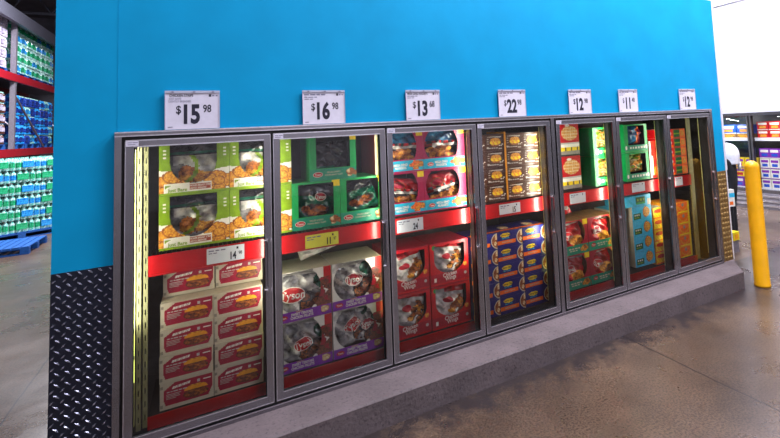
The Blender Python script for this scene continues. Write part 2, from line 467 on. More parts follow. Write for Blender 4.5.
# ------------------------------------------------------------------ freezer door units
LEDP = {0: [(0, 1.7), (2.2, 1.2), (1.6, 1.6), (3.6, 1.6), (3.8, 0)], 1: [(0, 2.8), (3.4, 2.4), (1.8, 5.0), (0.4, 0)]}
def freezer_unit(x0, nd, ordn, label):
    W = 0.77; x1 = x0 + nd * W
    root = empty('freezer_unit', (x0, 0, BZ))
    tag(root, label, 'glass door freezer')
    Wt = nd * W; H = 1.725
    f = MB()
    el = -0.044 if x0 < 1 else -0.030; er = 0.030 if x0 < 1 else 0.05
    f.box(el, Wt + er, -0.03, 0.03, H - 0.028, H, 'steel')
    f.box(el, Wt + er, -0.032, -0.03, H - 0.008, H, 'chrome'); f.box(el, Wt + er, -0.032, -0.03, H - 0.028, H - 0.022, 'chrome')  # pale strips painted in as bright edge highlights of the head
    f.box(el, Wt + er, -0.024, 0.03, -0.042, -0.012, 'steel')                  # sill
    f.box(el, Wt + er, -0.028, -0.022, -0.018, -0.012, 'chrome')  # painted edge highlight along the sill
    f.box(el, -0.012, -0.03, 0.03, -0.012, H - 0.028, 'steel')
    f.box(Wt + 0.008, Wt + er, -0.03, 0.03, -0.012, H - 0.028, 'steel')
    f.box(-0.012, Wt + 0.008, -0.012, 0.03, H - 0.05, H - 0.028, 'black_gasket')
    f.box(-0.012, Wt + 0.008, -0.012, 0.03, -0.012, 0.012, 'black_gasket')
    for i in range(nd + 1):
        f.box(i * W - 0.024, i * W + 0.022, -0.010, 0.106, 0.012, H - 0.05, 'black_gasket')
    f.build('frame', root)
    ln = MB()
    ln.box(-0.03, Wt + 0.03, 0.95, 0.97, -0.03, 1.70, 'liner')
    ln.box(-0.03, Wt + 0.03, 0.03, 0.95, 1.69, 1.71, 'liner')
    ln.box(-0.03, Wt + 0.03, 0.03, 0.95, -0.038, -0.03, 'liner')
    ln.box(-0.03, -0.02, 0.03, 0.95, -0.03, 1.69, 'liner')
    ln.box(Wt + 0.02, Wt + 0.03, 0.03, 0.95, -0.03, 1.69, 'dark_liner')
    ln.build('inner_liner', root)
    for i in range(nd):
        a = i * W
        last = (x0 > 1 and i == nd - 1)
        d = MB()
        l, r, z0, z1, t = a + 0.004, a + W - 0.010, 0.010, H - 0.048, 0.041
        fy, by = -0.034, -0.012
        d.box(l, l + t, fy, by, z0, z1, 'steel'); d.box(r - t, r, fy, by, z0, z1, 'steel')
        d.box(l + t, r - t, fy, by, z0, z0 + 0.046, 'steel'); d.box(l + t, r - t, fy, by, z1 - 0.040, z1, 'steel')
        e = 0.004
        d.box(l + t, r - t, by - 0.004, by + 0.002, z0 + 0.046, z0 + 0.046 + e, 'black_gasket')
        d.box(l + t, l + t + e, by - 0.004, by + 0.002, z0 + 0.046, z1 - 0.04, 'black_gasket')
        d.box(r - t - e, r - t, by - 0.004, by + 0.002, z0 + 0.046, z1 - 0.04, 'black_gasket')
        d.box(l, r, fy - 0.0015, fy, z0, z0 + 0.004, 'chrome'); d.box(l + t - .002, r - t + .002, fy - 0.0015, fy, z0 + 0.043, z0 + 0.047, 'chrome')  # pale strips along the door edges stand in for highlights on steel
        d.box(l, r, fy - 0.0015, fy, z1 - 0.007, z1, 'chrome'); d.box(l + t - .002, r - t + .002, fy - 0.0015, fy, z1 - 0.042, z1 - 0.035, 'chrome')
        d.box(l, l + 0.003, fy - 0.0015, fy, z0, z1, 'chrome'); d.box(r - 0.003, r, fy - 0.0015, fy, z0, z1, 'chrome')
        do = d.build('door', root)
        g = MB(); g.rect(l + t, r - t, z0 + 0.046, z1 - 0.04, -0.016, 'glass')
        g.build('glass_pane', do)
        h = MB()
        hx, ht, hb = r - 0.020, 1.018, 0.690
        h.box(hx - 0.008, hx + 0.008, -0.068, -0.056, hb, ht, 'steel')
        for zz in (hb + 0.004, ht - 0.022):
            h.box(hx - 0.012, hx + 0.012, -0.060, -0.034, zz, zz + 0.018, 'chrome')
            h.bar((hx - 0.028, -0.046, zz + 0.009), (hx + 0.014, -0.046, zz + 0.009), 0.006, 'chrome')
        ho = h.build('handle', do)
        s = MB(); s.box(l + 0.004, l + 0.062, fy - 0.003, fy, z1 - 0.036, z1 - 0.005, 'paper')
        for k, (q, ww) in enumerate(((0.008, .020), (0.031, .024), (0.008, .036))):
            zz = z1 - 0.013 - (0.011 if k == 2 else 0)
            s.rect(l + 0.004 + q, l + 0.004 + q + ww, zz - 0.004, zz, fy - 0.0035, 'faint_ink')
        s.build('sticker', do)
        # shelves and uprights
        sl = a + 0.10 if (i == 0 and x0 < 1) else a + 0.03
        sr = a + (0.755 if not last else 0.548)
        for (z, dd) in ((0.865, 0.5), (-0.005 if not (x0 < 1 and i == 3) else -0.035, 0.5)):
            sh = MB()
            rk = 'shelf_red' if z > -0.02 else 'dark_liner'
            sh.box(sl, sr, 0.118, 0.124, z, z + (0.118 if z > 0.5 else 0.075), rk)
            sh.box(sl, sr, 0.114, 0.118, z + (0.112 if z > 0.5 else 0.069), z + (0.120 if z > 0.5 else 0.078), rk)
            sh.box(sl, sr, 0.112, 0.118, z, z + 0.006, rk)
            zt = z + (0.113 if z > 0.5 else 0.070)
            if z > 0.5:
                for k in range(26):
                    xx = sl + 0.01 + k * (sr - sl - 0.02) / 25
                    sh.box(xx - 0.002, xx + 0.002, 0.124, 0.124 + dd, zt - 0.004, zt, 'shelf_wire')
                sh.box(sl, sr, 0.3, 0.308, zt - 0.012, zt - 0.004, 'shelf_wire')
                sh.box(sl, sr, 0.12 + dd, 0.128 + dd, zt - 0.012, zt - 0.004, 'shelf_wire')
            else:
                sh.box(sl, sr, 0.124, 0.124 + dd, zt - 0.006, zt, 'dark_liner')
            sh.build('shelf', root)
        posts = []
        if i == 0 and x0 < 1: posts = [(0.058, 0.10), (0.088, 0.115)]
        elif last: posts = [(a + 0.595, 0.13)]
        else: posts = [(a - 0.0, 0.10)]
        for (px, py) in posts:
            if abs(px - a) < .001 and i: continue
            st = MB()
            ww = 0.011 if px < 0.2 else 0.022
            if last: ww = 0.026
            nz = 22
            for k in range(nz):
                za = 0.02 + k * 1.62 / nz; zb = za + 1.62 / nz
                st.box(px - ww, px - 0.003, py, py + 0.02, za, zb, 'standard_steel')
                st.box(px + 0.003, px + ww, py, py + 0.02, za, zb, 'standard_steel')
                st.box(px - 0.003, px + 0.003, py, py + 0.02, za, zb - 0.034, 'standard_steel')
                st.box(px - 0.003, px + 0.003, py + 0.012, py + 0.02, zb - 0.034, zb, 'black_gasket')
            st.build('slotted_upright', root)
    # light strips on the back edge of the mullions
    for i in range(nd + 1):
        for sgn in (-1, 1):
            if (i == 0 and sgn < 0) or (i == nd and sgn > 0): continue
            px = i * W + sgn * 0.013
            s = MB()
            first = (x0 < 1 and i == 0)
            if first:
                px = 0.036
                s.box(px - 0.012, px + 0.006, 0.080, 0.100, 0.06, 1.62, 'led_lens')
            else: s.box(px - 0.008, px + 0.008, 0.106, 0.116, 0.06, 1.62, 'led_lens')
            for k in range(9):
                za = 0.30 + k * 0.147
                if first:
                    s.box(px - 0.011, px + 0.005, 0.0785, 0.080, za, za + 0.125, 'led_glow')
                else: s.box(px - 0.006, px + 0.006, 0.116, 0.1175, za, za + 0.125, 'led_glow')
            s.build('light_strip', root)
            pw = LEDP[0 if x0 < 1 else 1][i][0 if sgn < 0 else 1]
            if pw:
                l = bpy.data.lights.new('light_strip_lamp', 'AREA'); l.shape = 'RECTANGLE'; l.size = 0.03; l.size_y = 1.05
                l.energy = pw; l.color = (1.0, 0.97, 0.80)
                o = bpy.data.objects.new('light_strip_lamp', l); col.objects.link(o)
                o.location = (x0 + i * W + sgn * 0.040, 0.045, BZ + 1.12)
                d = Vector((-sgn * -0.40, 0.9, 0))
                o.rotation_euler = d.to_track_quat('-Z', 'Z').to_euler()
                MM = Matrix.Identity(3)
                zax = -d.normalized(); yax = Vector((0, 0, 1)); xax = yax.cross(zax)
                MM = Matrix((xax, yax, zax)).transposed()
                o.rotation_euler = MM.to_euler()
    return root
freezer_unit(0.0, 4, 0, 'steel framed freezer front with four glass doors set in the left of the blue wall')
freezer_unit(3.14, 3, 4, 'steel framed freezer front with three glass doors at the right of the blue wall')

# ------------------------------------------------------------------ price signs over the doors
def lines(b, x, z, wds, hh, y, k):
    for w_ in wds:
        b.rect(x, x + w_, z, z + hh, y, k); x += w_ + hh * 0.9
def price_sign(x, price, cents, head, sub, label, sy=0.72, tilt=0):
    w_, h_ = 0.279, 0.232
    r = empty('price_sign', (x, -0.012, 1.953)); r.rotation_euler = (0, 0, tilt)
    tag(r, label, 'price sign', 'price signs above the freezer doors')
    b = MB()
    b.box(0, w_, -0.002, 0.0, 0, h_ - 0.012, 'paper')
    y = -0.0028
    if head: b.text(head, 0.010 + len(head) * 0.0050, h_ - 0.029, 0.0150, y, 'ink', sx=0.74, bold=0.02, exact=True)
    else: lines(b, 0.010, h_ - 0.034, (0.030, 0.034, 0.022, 0.028), 0.009, y, 'faint_ink')
    if sub:
        for i, t in enumerate(sub): b.text(t, 0.010 + len(t) * 0.0042, h_ - 0.048 - i * 0.016, 0.0115, y, 'faint_ink', sx=0.80, bold=0.01, exact=True)
    else:
        lines(b, 0.010, h_ - 0.050, (0.02, 0.034, 0.018), 0.006, y, 'faint_ink')
        lines(b, 0.010, h_ - 0.063, (0.03, 0.022), 0.005, y, 'faint_ink')
    b.rect(w_ - 0.056, w_ - 0.043, h_ - 0.038, h_ - 0.022, y, 'ink')
    lines(b, w_ - 0.038, h_ - 0.035, (0.012, 0.010), 0.008, y, 'faint_ink')
    lines(b, 0.012, 0.012, (0.024,), 0.005, y, 'faint_ink')
    b.text('$', 0.066, 0.118, 0.046, y, 'ink', sx=0.80, bold=0.012, exact=True)
    b.text(price, 0.134, 0.090, 0.106, y, 'ink', sx=0.66, bold=0.040, exact=True)
    b.text(cents, 0.214, 0.122, 0.044, y, 'ink', sx=0.70, bold=0.02, exact=True)
    b.build('card', r)
    c = MB(); c.box(-0.003, w_ + 0.003, -0.006, 0.004, h_ - 0.014, h_, 'clear_plastic')
    c.box(-0.003, 0.0, -0.005, 0.002, 0, h_ - 0.014, 'clear_plastic'); c.box(w_, w_ + 0.003, -0.005, 0.002, 0, h_ - 0.014, 'clear_plastic')
    for q in (0.03, 0.14, 0.24): c.box(q, q + 0.012, -0.008, -0.006, h_ - 0.011, h_ - 0.003, 'faint_ink')
    c.build('holder', r)
SG = [(0.192, '15', '98', 'CHICKEN STRIPS', ('JUST BARE', 'LIGHTLY BREADED'), 'first', 0),
      (0.967, '16', '98', None, None, 'second', 0), (1.712, '13', '68', 'MEGA DINO NUGGETS', None, 'third', 0),
      (2.550, '22', '98', None, None, 'fourth', 0), (3.335, '12', '98', None, None, 'fifth', 0),
      (3.998, '11', '48', None, None, 'sixth', 0.03), (4.955, '12', '98', None, None, 'seventh', 0)]
for x, p, c, hd, sb, o_, tl in SG:
    price_sign(x, p, c, hd, sb, 'white card price sign reading $%s %s above the %s glass door' % (p, c, o_), tilt=tl)

def price_tag(x0, x1, zc, price, cents, key, label, hgt=0.095):
    b = MB(); w_ = x1 - x0
    b.box(0, w_, -0.003, 0.0, 0, hgt, key)
    if price: b.text(price, w_ * 0.70, hgt * 0.36, 0.044, -0.0038, 'ink', sx=0.62, bold=0.03, exact=True)
    if cents: b.text(cents, w_ * 0.89, hgt * 0.48, 0.020, -0.0038, 'ink', sx=0.7, bold=0.01, exact=True)
    lines(b, 0.010, hgt - 0.020, (0.030, 0.022, 0.026), 0.008, -0.0038, 'faint_ink')
    lines(b, 0.010, hgt - 0.034, (0.02, 0.02), 0.006, -0.0038, 'faint_ink')
    b.rect(w_ - 0.045, w_ - 0.034, hgt - 0.024, hgt - 0.010, -0.0038, 'ink')
    o = b.build('price_tag', loc=(x0, 0.1115, zc))
    tag(o, label, 'price tag', 'price tags on the red shelf rails')
price_tag(0.40, 0.61, 1.105, '14', '98', 'paper_tag', 'white price tag reading $14 98 on the red rail of the first door')
price_tag(0.985, 1.21, 1.100, '11', '97', 'yellow_tag', 'yellow price tag on the red rail of the second door', 0.088)
price_tag(1.65, 1.865, 1.100, '24', '', 'paper_tag', 'white price tag reading 24 on the red rail of the third door')
price_tag(2.58, 2.80, 1.110, '15', '', 'paper_tag', 'white price tag on the red rail of the fourth door', 0.085)
price_tag(3.38, 3.58, 1.100, '', '', 'paper_tag', 'white price tag on the red rail of the fifth door')
price_tag(4.235, 4.43, 1.110, '', '', 'paper_tag', 'white price tag on the red rail of the sixth door')
price_tag(4.93, 5.06, 1.105, '', '', 'paper_tag', 'white price tag on the red rail of the seventh door')

# ------------------------------------------------------------------ products
def inell(u, v, cx, cy, rx, ry): return ((u - cx) / rx) ** 2 + ((v - cy) / ry) ** 2 < 1
def blobs(seed, cx, cy, rx, ry, n, s, asp=1.0):
    r = random.Random(seed); L_ = []
    for _ in range(n):
        a = r.random() * 2 * PI; q = math.sqrt(r.random())
        L_.append((cx + rx * q * math.cos(a), cy + ry * q * math.sin(a), s * r.uniform(.7, 1.3), s * asp * r.uniform(.6, 1.1), r.random()))
    return L_
def bars(b, x, z, wds, hh, k):
    for w_ in wds:
        b.rect(x, x + w_, z, z + hh, -0.0012, k); x += w_ + hh * .8
def hit(L_, u, v, ks=('food_gold', 'food_gold', 'food_brown')):
    res = None
    for (a, c, rx, ry, q) in L_:
        d = ((u - a) / rx) ** 2 + ((v - c) / ry) ** 2
        if d < 1: res = ks[2] if d > 0.72 else ks[int(q * 2)]
    return res

def pillow(w_, h_, t, art, seed=0, texts=(), res=34, wr=0.012):
    """a puffed plastic bag standing up; front faces -y"""
    r = random.Random(seed)
    ph = [r.uniform(0, 6.3) for _ in range(8)]
    def front(x, z):
        u, v = x / w_, z / h_
        e = max(0, (1 - abs(2 * u - 1) ** 2.6)) ** 0.5 * max(0, (1 - abs(2 * v - 1) ** 2.6)) ** 0.5
        k = wr * 1.1 * (abs(math.sin(6 * u - 7 * v + ph[4])) - .5 + (abs(math.sin(11 * v + 5 * u + ph[5])) - .5) * .7 + math.sin(9 * u + 5 * v + ph[0]) * .5 + math.sin(17 * v - 8 * u + ph[1]) * .35 + math.sin(23 * u + 13 * v + ph[2]) * .3 + math.sin(31 * v + 21 * u + ph[3]) * .15)
        return -t * e * 0.5 + k * e
    b = MB(); n = res
    F = [[(i * w_ / n, front(i * w_ / n, j * h_ / n), j * h_ / n) for i in range(n + 1)] for j in range(n + 1)]
    V = [p for row in F for p in row]
    V2 = [(p[0], -p[1] * 0.8 + 0.0005, p[2]) for p in V]
    base = len(b.v); b.v += V + V2; N_ = (n + 1) ** 2
    for j in range(n):
        for i in range(n):
            a = j * (n + 1) + i
            k = art((i + .5) / n, (j + .5) / n)
            b.f.append((a, a + 1, a + n + 2, a + n + 1)); b.m.append(b.mi(k))
            b.f.append((N_ + a, N_ + a + n + 1, N_ + a + n + 2, N_ + a + 1)); b.m.append(b.mi(k))
    nf = len(b.f)
    for (kind, *A) in texts:
        if kind == 'text':
            s, x, z, sz, k, sx, ang = A
            b.text(s, x, z, sz, 0, k, sx=sx, bold=0.02, ang=ang, fn=lambda px, pz: front(px, pz) - 0.0085)
        else:
            cx, cz, rx, rz, k, off, ang = A
            rings = 5; seg = 24; P = [(cx, front(cx, cz) - off, cz)]
            c, q = math.cos(ang), math.sin(ang)
            for g in range(1, rings + 1):
                for i in range(seg):
                    a = 2 * PI * i / seg; u, v = rx * g / rings * math.cos(a), rz * g / rings * math.sin(a)
                    X, Z = cx + u * c - v * q, cz + u * q + v * c
                    P.append((X, front(X, Z) - off, Z))
            fs = [(0, 1 + i, 1 + (i + 1) % seg) for i in range(seg)]
            for g in range(rings - 1):
                for i in range(seg):
                    a = 1 + g * seg + i; c2 = 1 + g * seg + (i + 1) % seg
                    fs.append((a, a + seg, c2 + seg, c2))
            b.raw(P, fs, k)
    return b

def carton(name, w_, h_, d, art, side='white', top=None, decals=None, res=0.005, thing=True, inner='carton_dark', tall=None):
    """printed box; its front panel may have an opening"""
    b = MB()
    open_ = any(art((i + .5) / 24, (j + .5) / 24) is None for i in range(24) for j in range(24))
    b.box(0, w_, 0.0, d, 0, h_, side, top=top or side, side=side, skip='f')
    if open_:
        e = 0.004
        b.box(e, w_ - e, e, d - e, e, h_ - e, inner, skip='f')
    b.art(w_, h_, art, y=0.0, res=res)
    if decals: decals(b)
    return b

PR = {}
def proto(key, name, mb, bags=(), ):
    """one mesh thing, or an Empty with a carton and its bags"""
    PR[key] = (name, mb.mesh(name), [(n_, m_.mesh(n_, True), l_, r_) for n_, m_, l_, r_ in bags])
def put(key, x, z, label, group, cat='frozen food box', y=0.140, rz=0, sx=1, rx=0, flipbag=0):
    name, me, bags = PR[key]
    y += 0.0
    if bags:
        o = empty(name, (x, y, z), rz)
        c = bpy.data.objects.new('carton', me); col.objects.link(c); c.parent = o
        for (n_, m_, l_, r_) in bags:
            q = bpy.data.objects.new(n_, m_); col.objects.link(q); q.parent = o
            q.location = l_; q.rotation_euler = (r_[0], r_[1] + flipbag, r_[2])
            # keep the bag inside its carton
            Rb = q.rotation_euler.to_matrix()
            P = [Rb @ v.co for v in m_.vertices]
            lo = [min(p[a] for p in P) for a in range(3)]; hi = [max(p[a] for p in P) for a in range(3)]
            W_ = max(v.co.x for v in me.vertices); H_ = max(v.co.z for v in me.vertices)
            k_ = min(1.0, (W_ - .02) / (hi[0] - lo[0]), (H_ - .016) / (hi[2] - lo[2]))
            q.scale = (k_,) * 3
            L = list(l_)
            for a, mx_ in ((0, W_), (2, H_)):
                L[a] = min(max(L[a], .010 - lo[a] * k_), mx_ - .008 - hi[a] * k_)
            L[1] = max(L[1], -0.012 - lo[1] * k_)
            q.location = L
    else:
        o = bpy.data.objects.new(name, me); col.objects.link(o); o.location = (x, y, z); o.rotation_euler = (rx, 0, rz)
    tag(o, label, cat, group)
    return o

# --- chicken strips: lime carton, round window, white foot, orange food
foodA = blobs(3, 0.13, 0.20, 0.14, 0.18, 12, 0.12, 1.0) + blobs(5, 0.86, 0.22, 0.17, 0.17, 14, 0.13)
def art_strips(u, v):
    if inell(u, v, 0.48, 0.60, 0.33, 0.40) or (abs(u - .48) < .33 and v > .60): return None if v < 0.985 else 'lime'
    if v < 0.05: return 'lime'
    if v < 0.19 and 0.08 < u < 0.40:
        return 'white' if inell(u, v, 0.30, 0.05, 0.24, 0.16) else ('lime' if u > 0.08 else 'white')
    if v < 0.185 and 0.42 < u < 0.72 and v > 0.08: return 'brown_red'
    if v < 0.21 and 0.06 < u < 0.74: return 'white'
    k = hit(foodA, u, v)
    if k and v < 0.48: return k
    if v < 0.42 + 0.05 * math.cos(u * 6.3): return 'white'
    return 'lime'
def dec_strips(b):
    b.text('Just Bare', 0.095, 0.030, 0.026, -0.0012, 'lime', sx=0.9)
    b.text('CHICKEN BREAST STRIPS', 0.215, 0.050, 0.013, -0.0012, 'white', sx=0.75)
    b.text('LIGHTLY BREADED', 0.205, 0.034, 0.012, -0.0012, 'white', sx=0.75)
    for x in (0.02, 0.345):
        for i in range(3): b.rect(x, x + 0.016, 0.27 - i * 0.022, 0.28 - i * 0.022, -0.0012, 'white')
def bag_strips(u, v):
    if v > 0.72: return 'film_green' if abs(v - .76) < .03 else 'film_dark'
    if abs(math.hypot((u - .1) * 1.0, (v - .45)) - .38) < 0.035: return 'lime'
    if v > 0.42 + .1 * math.sin(u * 7) and u > .1: return 'film_white'
    return hit(bagA, u, v, ('food_gold', 'food_brown', 'food_brown')) or 'film_grey'
bagA = blobs(11, 0.6, 0.25, 0.4, 0.22, 26, 0.11)
cs = carton('c', 0.378, 0.325, 0.36, art_strips, 'lime', 'lime', dec_strips)
proto('strips', 'chicken_strips_carton', cs, [('bag', pillow(0.33, 0.29, 0.11, bag_strips, 1), (0.05, 0.075, 0.03), (-0.12, 0.0, 0))])
proto('strips2', 'chicken_strips_carton', cs, [('bag', pillow(0.33, 0.27, 0.13, bag_strips, 8, wr=0.018), (0.09, 0.085, 0.04), (-0.15, 0.35, 0.1))])
G = 'green chicken strips cartons'
put('strips', 0.150, 1.551, 'lime carton with round window showing chicken strips, top left in the first door', G)
put('strips2', 0.530, 1.551, 'lime chicken strips carton at the top right of the first door', G, flipbag=-.3)
put('strips2', 0.150, 1.224, 'lime chicken strips carton just above the red rail at the left of the first door', G, flipbag=-.35)
put('strips', 0.530, 1.224, 'lime chicken strips carton above the rail behind the post between first and second doors', G)

# --- pulled pork / beef box: crimson parallelogram on cream, sandwich picture
fS = blobs(21, 0.66, 0.36, 0.20, 0.10, 26, 0.06, 1.2)
def art_sand(u, v):
    if u < 0.07 or u > 0.965 or v < 0.13 or v > 0.95: return 'cream'
    if (u - 0.07) < (v - 0.70) * 0.8 or (u > .90 and (v - .16) < (u - .90) * 4) : return 'cream'
    if u < 0.10 and v < .35 and (0.35 - v) > (u - 0.07) * 6: return 'cream'
    if inell(u, v, 0.66, 0.52, 0.22, 0.17) and v > .50: return 'amber' if v < .62 else 'food_gold'
    if inell(u, v, 0.66, 0.36, 0.24, 0.17): return hit(fS, u, v, ('food_brown', 'food_dark', 'food_dark')) or 'food_dark'
    return 'crimson'
def dec_sand(b):
    for q, (a, c) in enumerate(((.060, .072), (.074, .082), (.085, .089), (.092, .104), (.107, .112), (.115, .127), (.130, .136), (.139, .150))):
        b.poly([(a, -.0012, .108 + q * .0012), (c, -.0012, .108 + q * .0012), (c + .006, -.0012, .122 + q * .0012), (a + .006, -.0012, .122 + q * .0012)], 'white')
    bars(b, .035, .092, (.014, .010, .022, .016, .02), .006, 'grey_text')
    for i, q in enumerate((0.075, 0.066, 0.07, 0.05)): b.rect(0.032, 0.032 + q, 0.080 - i * 0.008, 0.083 - i * 0.008, -0.0012, 'grey_text')
    b.rect(0.19, 0.205, 0.112, 0.128, -0.0012, 'grey_text'); b.rect(0.222, 0.262, 0.118, 0.124, -0.0012, 'white')
    b.rect(0.002, 0.016, 0.118, 0.135, -0.0012, 'carton_grey'); b.rect(0.002, 0.016, 0.012, 0.03, -0.0012, 'carton_grey')
proto('sand', 'sandwich_box', carton('c', 0.278, 0.152, 0.26, art_sand, 'cream', 'cream', dec_sand, res=0.004))
G = 'crimson and cream sandwich boxes'
rows = ['bottom row', 'second row from the bottom', 'third row from the bottom', 'top row']
for j in range(4):
    for i in range(2):
        put('sand', 0.158 + i * 0.283 + random.uniform(-.004, .004), 0.298 + j * 0.1535, 'crimson sandwich box in the first door, %s, %s column' % (rows[j], ('left', 'right')[i]), G, rz=random.uniform(-.012, .012), y=0.140 + random.uniform(0, .006))
for i in range(2):
    put('sand', 0.165 + i * 0.285, 0.914, 'sandwich box set back on top of the first door stack, %s side' % ('left', 'right')[i], G, y=0.26)

# --- green grilled chicken cartons of the second door
fG = blobs(31, 0.86, 0.13, 0.12, 0.06, 12, 0.05, 1.0)
def art_green(u, v):
    if 0.13 < u < 0.86 and 0.26 < v < 0.95: return None
    if v < 0.25:
        k = hit(fG, u, v, ('food_brown', 'food_pale', 'food_brown'))
        if k: return k
        return 'teal'
    if u > .84 and v > .86: return 'yellow'
    return 'green'
def dec_green(b):
    b.ell(0.055, 0.043, 0.034, 0.019, -0.0012, 'white', ang=0.0); b.ell(0.055, 0.043, 0.031, 0.016, -0.0018, 'red')
    b.text('Tyson', 0.055, 0.043, 0.019, -0.0024, 'white', sx=0.8)
    b.text('GRILLED & READY', 0.165, 0.055, 0.014, -0.0012, 'cream', sx=0.72)
    b.text('CHICKEN BREAST FILLETS', 0.165, 0.036, 0.013, -0.0012, 'cream', sx=0.72)
def bag_dark(u, v): return 'film_dark' if v > .3 or u > .6 else 'film_green'
def bag_green(u, v):
    if inell(u, v, 0.5, 0.34, 0.36, 0.17): return hit(bg2, u, v, ('food_brown', 'food_dark', 'food_dark')) or 'film_dark'
    return 'film_green' if v < .72 else 'film_dark'
bg2 = blobs(37, 0.5, 0.34, 0.3, 0.12, 14, 0.11, 0.6)
TX = [('ell', 0.16, 0.185, 0.042, 0.030, 'white', 0.003, 0), ('ell', 0.16, 0.185, 0.038, 0.026, 'deep_red', 0.0038, 0), ('text', 'Tyson', 0.16, 0.185, 0.03, 'white', 0.8, 0)]
cg = carton('c', 0.33, 0.325, 0.36, art_green, 'green', 'green', dec_green)
proto('green', 'grilled_chicken_carton', cg, [('bag', pillow(0.27, 0.27, 0.10, bag_green, 5, TX), (0.03, 0.08, 0.02), (-0.05, 0, 0))])
proto('green2', 'grilled_chicken_carton', cg, [('bag', pillow(0.27, 0.24, 0.12, bag_green, 15, (), wr=0.02), (0.035, 0.09, 0.03), (-0.2, -0.25, 0))])
G = 'green grilled chicken cartons'
proto('green3', 'grilled_chicken_carton', cg, [('bag', pillow(0.27, 0.25, 0.08, bag_dark, 19, (), wr=0.016), (0.03, 0.12, 0.02), (-0.05, 0, 0))])
put('green3', 1.030, 1.551, 'green carton with square window centred at the top of the second door', G)
put('green', 0.905, 1.224, 'green grilled chicken carton resting on the left of the second door upper shelf', G, flipbag=.12)
put('green2', 1.238, 1.224, 'green grilled chicken carton resting on the right of the second door upper shelf', G)
def art_edge(u, v): return 'red' if u > .5 else 'cream'
proto('edge', 'frozen_meal_carton', carton('c', 0.060, 0.31, 0.36, art_edge, 'red', 'cream'))
put('edge', 1.505, 1.552, 'red and cream carton end at the top right of the second door', 'red carton ends')

# --- purple band cartons with grey bags of the lower second door
fP = blobs(41, 0.86, 0.45, 0.20, 0.33, 30, 0.085, 1.0)
def art_purple(u, v):
    if v < 0.195:
        if u > 0.80: return hit([(0.86, .12, .10, .07, .2)], u, v, ('food_pale', 'food_pale', 'food_brown')) or 'purple'
        return 'purple'
    if inell(u, v, 0.42, 0.60, 0.39, 0.47) and v < .985: return None
    if u > 0.86 and v > 0.78: return 'red'
    if u > 0.66: return hit(fP, u, v, ('food_dark', 'deep_red', 'food_dark')) or 'white'
    return 'white' if v < .8 else 'film_white'
def dec_purple(b):
    b.ell(0.046, 0.034, 0.028, 0.015, -0.0012, 'red'); b.text('Tyson', 0.046, 0.034, 0.016, -0.002, 'white', sx=0.8)
    b.text('SWEET TERIYAKI', 0.165, 0.044, 0.020, -0.0012, 'white', sx=0.8, bold=0.03)
    b.text('CHICKEN FILLETS', 0.165, 0.022, 0.020, -0.0012, 'white', sx=0.8, bold=0.03)
    b.text('NATURALLY', 0.15, 0.059, 0.009, -0.0012, 'yellow', sx=0.8)
def bag_grey(u, v):
    if v > .9: return 'film_white'
    if u > .42 and v < .55 and inell(u, v, .72, .25, .32, .3): return hit(bgP, u, v, ('food_dark', 'food_brown', 'black')) or 'film_dark'
    if u > .30 and v > .5 and inell(u, v, .9, .75, .22, .2): return 'film_green'
    return 'film_grey' if (u * 3 + v * 2) % 1.4 > .35 else 'film_white'
bgP = blobs(43, 0.7, 0.25, 0.26, 0.2, 16, 0.09)
def tys(x, z, s=1.0, ang=0.0, k='red'):
    s *= 1.15
    return [('ell', x, z, 0.062 * s, 0.040 * s, 'white', 0.003, ang), ('ell', x, z, 0.058 * s, 0.036 * s, k, 0.0038, ang), ('text', 'Tyson', x, z, 0.044 * s, 'white', 0.95, ang)]
cp = carton('c', 0.362, 0.325, 0.36, art_purple, 'white', 'cream', dec_purple, inner='carton_grey')
proto('purpleA', 'chicken_fillet_carton', cp, [('bag', pillow(0.33, 0.29, 0.14, bag_grey, 51, tys(0.09, 0.14, 1.15)), (0.015, 0.050, 0.045), (-0.10, 0.05, 0))])
proto('purpleB', 'chicken_fillet_carton', cp, [('bag', pillow(0.31, 0.29, 0.12, bag_grey, 52, tys(0.15, 0.16, 1.0, -.2, 'deep_red'), wr=.02), (0.05, 0.075, 0.035), (-0.12, -0.15, 0))])
proto('purpleC', 'chicken_fillet_carton', cp, [('bag', pillow(0.26, 0.24, 0.12, bag_grey, 53, tys(0.12, 0.13, 0.95, .35), wr=.024), (0.02, 0.07, 0.045), (-0.2, -0.2, 0)), ('bag', pillow(0.18, 0.22, 0.09, bag_grey, 54, tys(0.09, 0.12, 0.75, .2, 'deep_red'), wr=.02), (0.17, 0.06, 0.07), (-0.1, .15, 0))])
proto('purpleD', 'chicken_fillet_carton', cp, [('bag', pillow(0.33, 0.28, 0.13, bag_grey, 57, tys(0.16, 0.12, 0.95, .25), wr=.024), (0.04, 0.07, 0.05), (-0.15, 0.15, 0))])
G = 'purple banded chicken fillet cartons'
put('purpleA', 0.795, 0.628, 'purple banded carton with grey bag, top row left in the lower second door', G)
put('purpleB', 1.165, 0.628, 'purple banded carton with dark round opening, top row right in the lower second door', G)
put('purpleD', 0.795, 0.300, 'purple banded carton in the bottom row at the left of the second door', G)
put('purpleC', 1.165, 0.300, 'purple banded carton in the bottom row at the right of the second door', G)
def bag_lie(u, v):
    if inell(u, v, .5, .5, .3, .3): return 'film_dark'
    return 'film_white'
o = pillow(0.27, 0.16, 0.07, bag_lie, 61, wr=.02).build('frozen_chicken_bag', loc=(0.98, 0.28, 0.985), smooth=True); o.rotation_euler = (-0.5, -0.25, 0)
tag(o, 'grey plastic bag lying on top of the purple cartons in the second door', 'food bag')

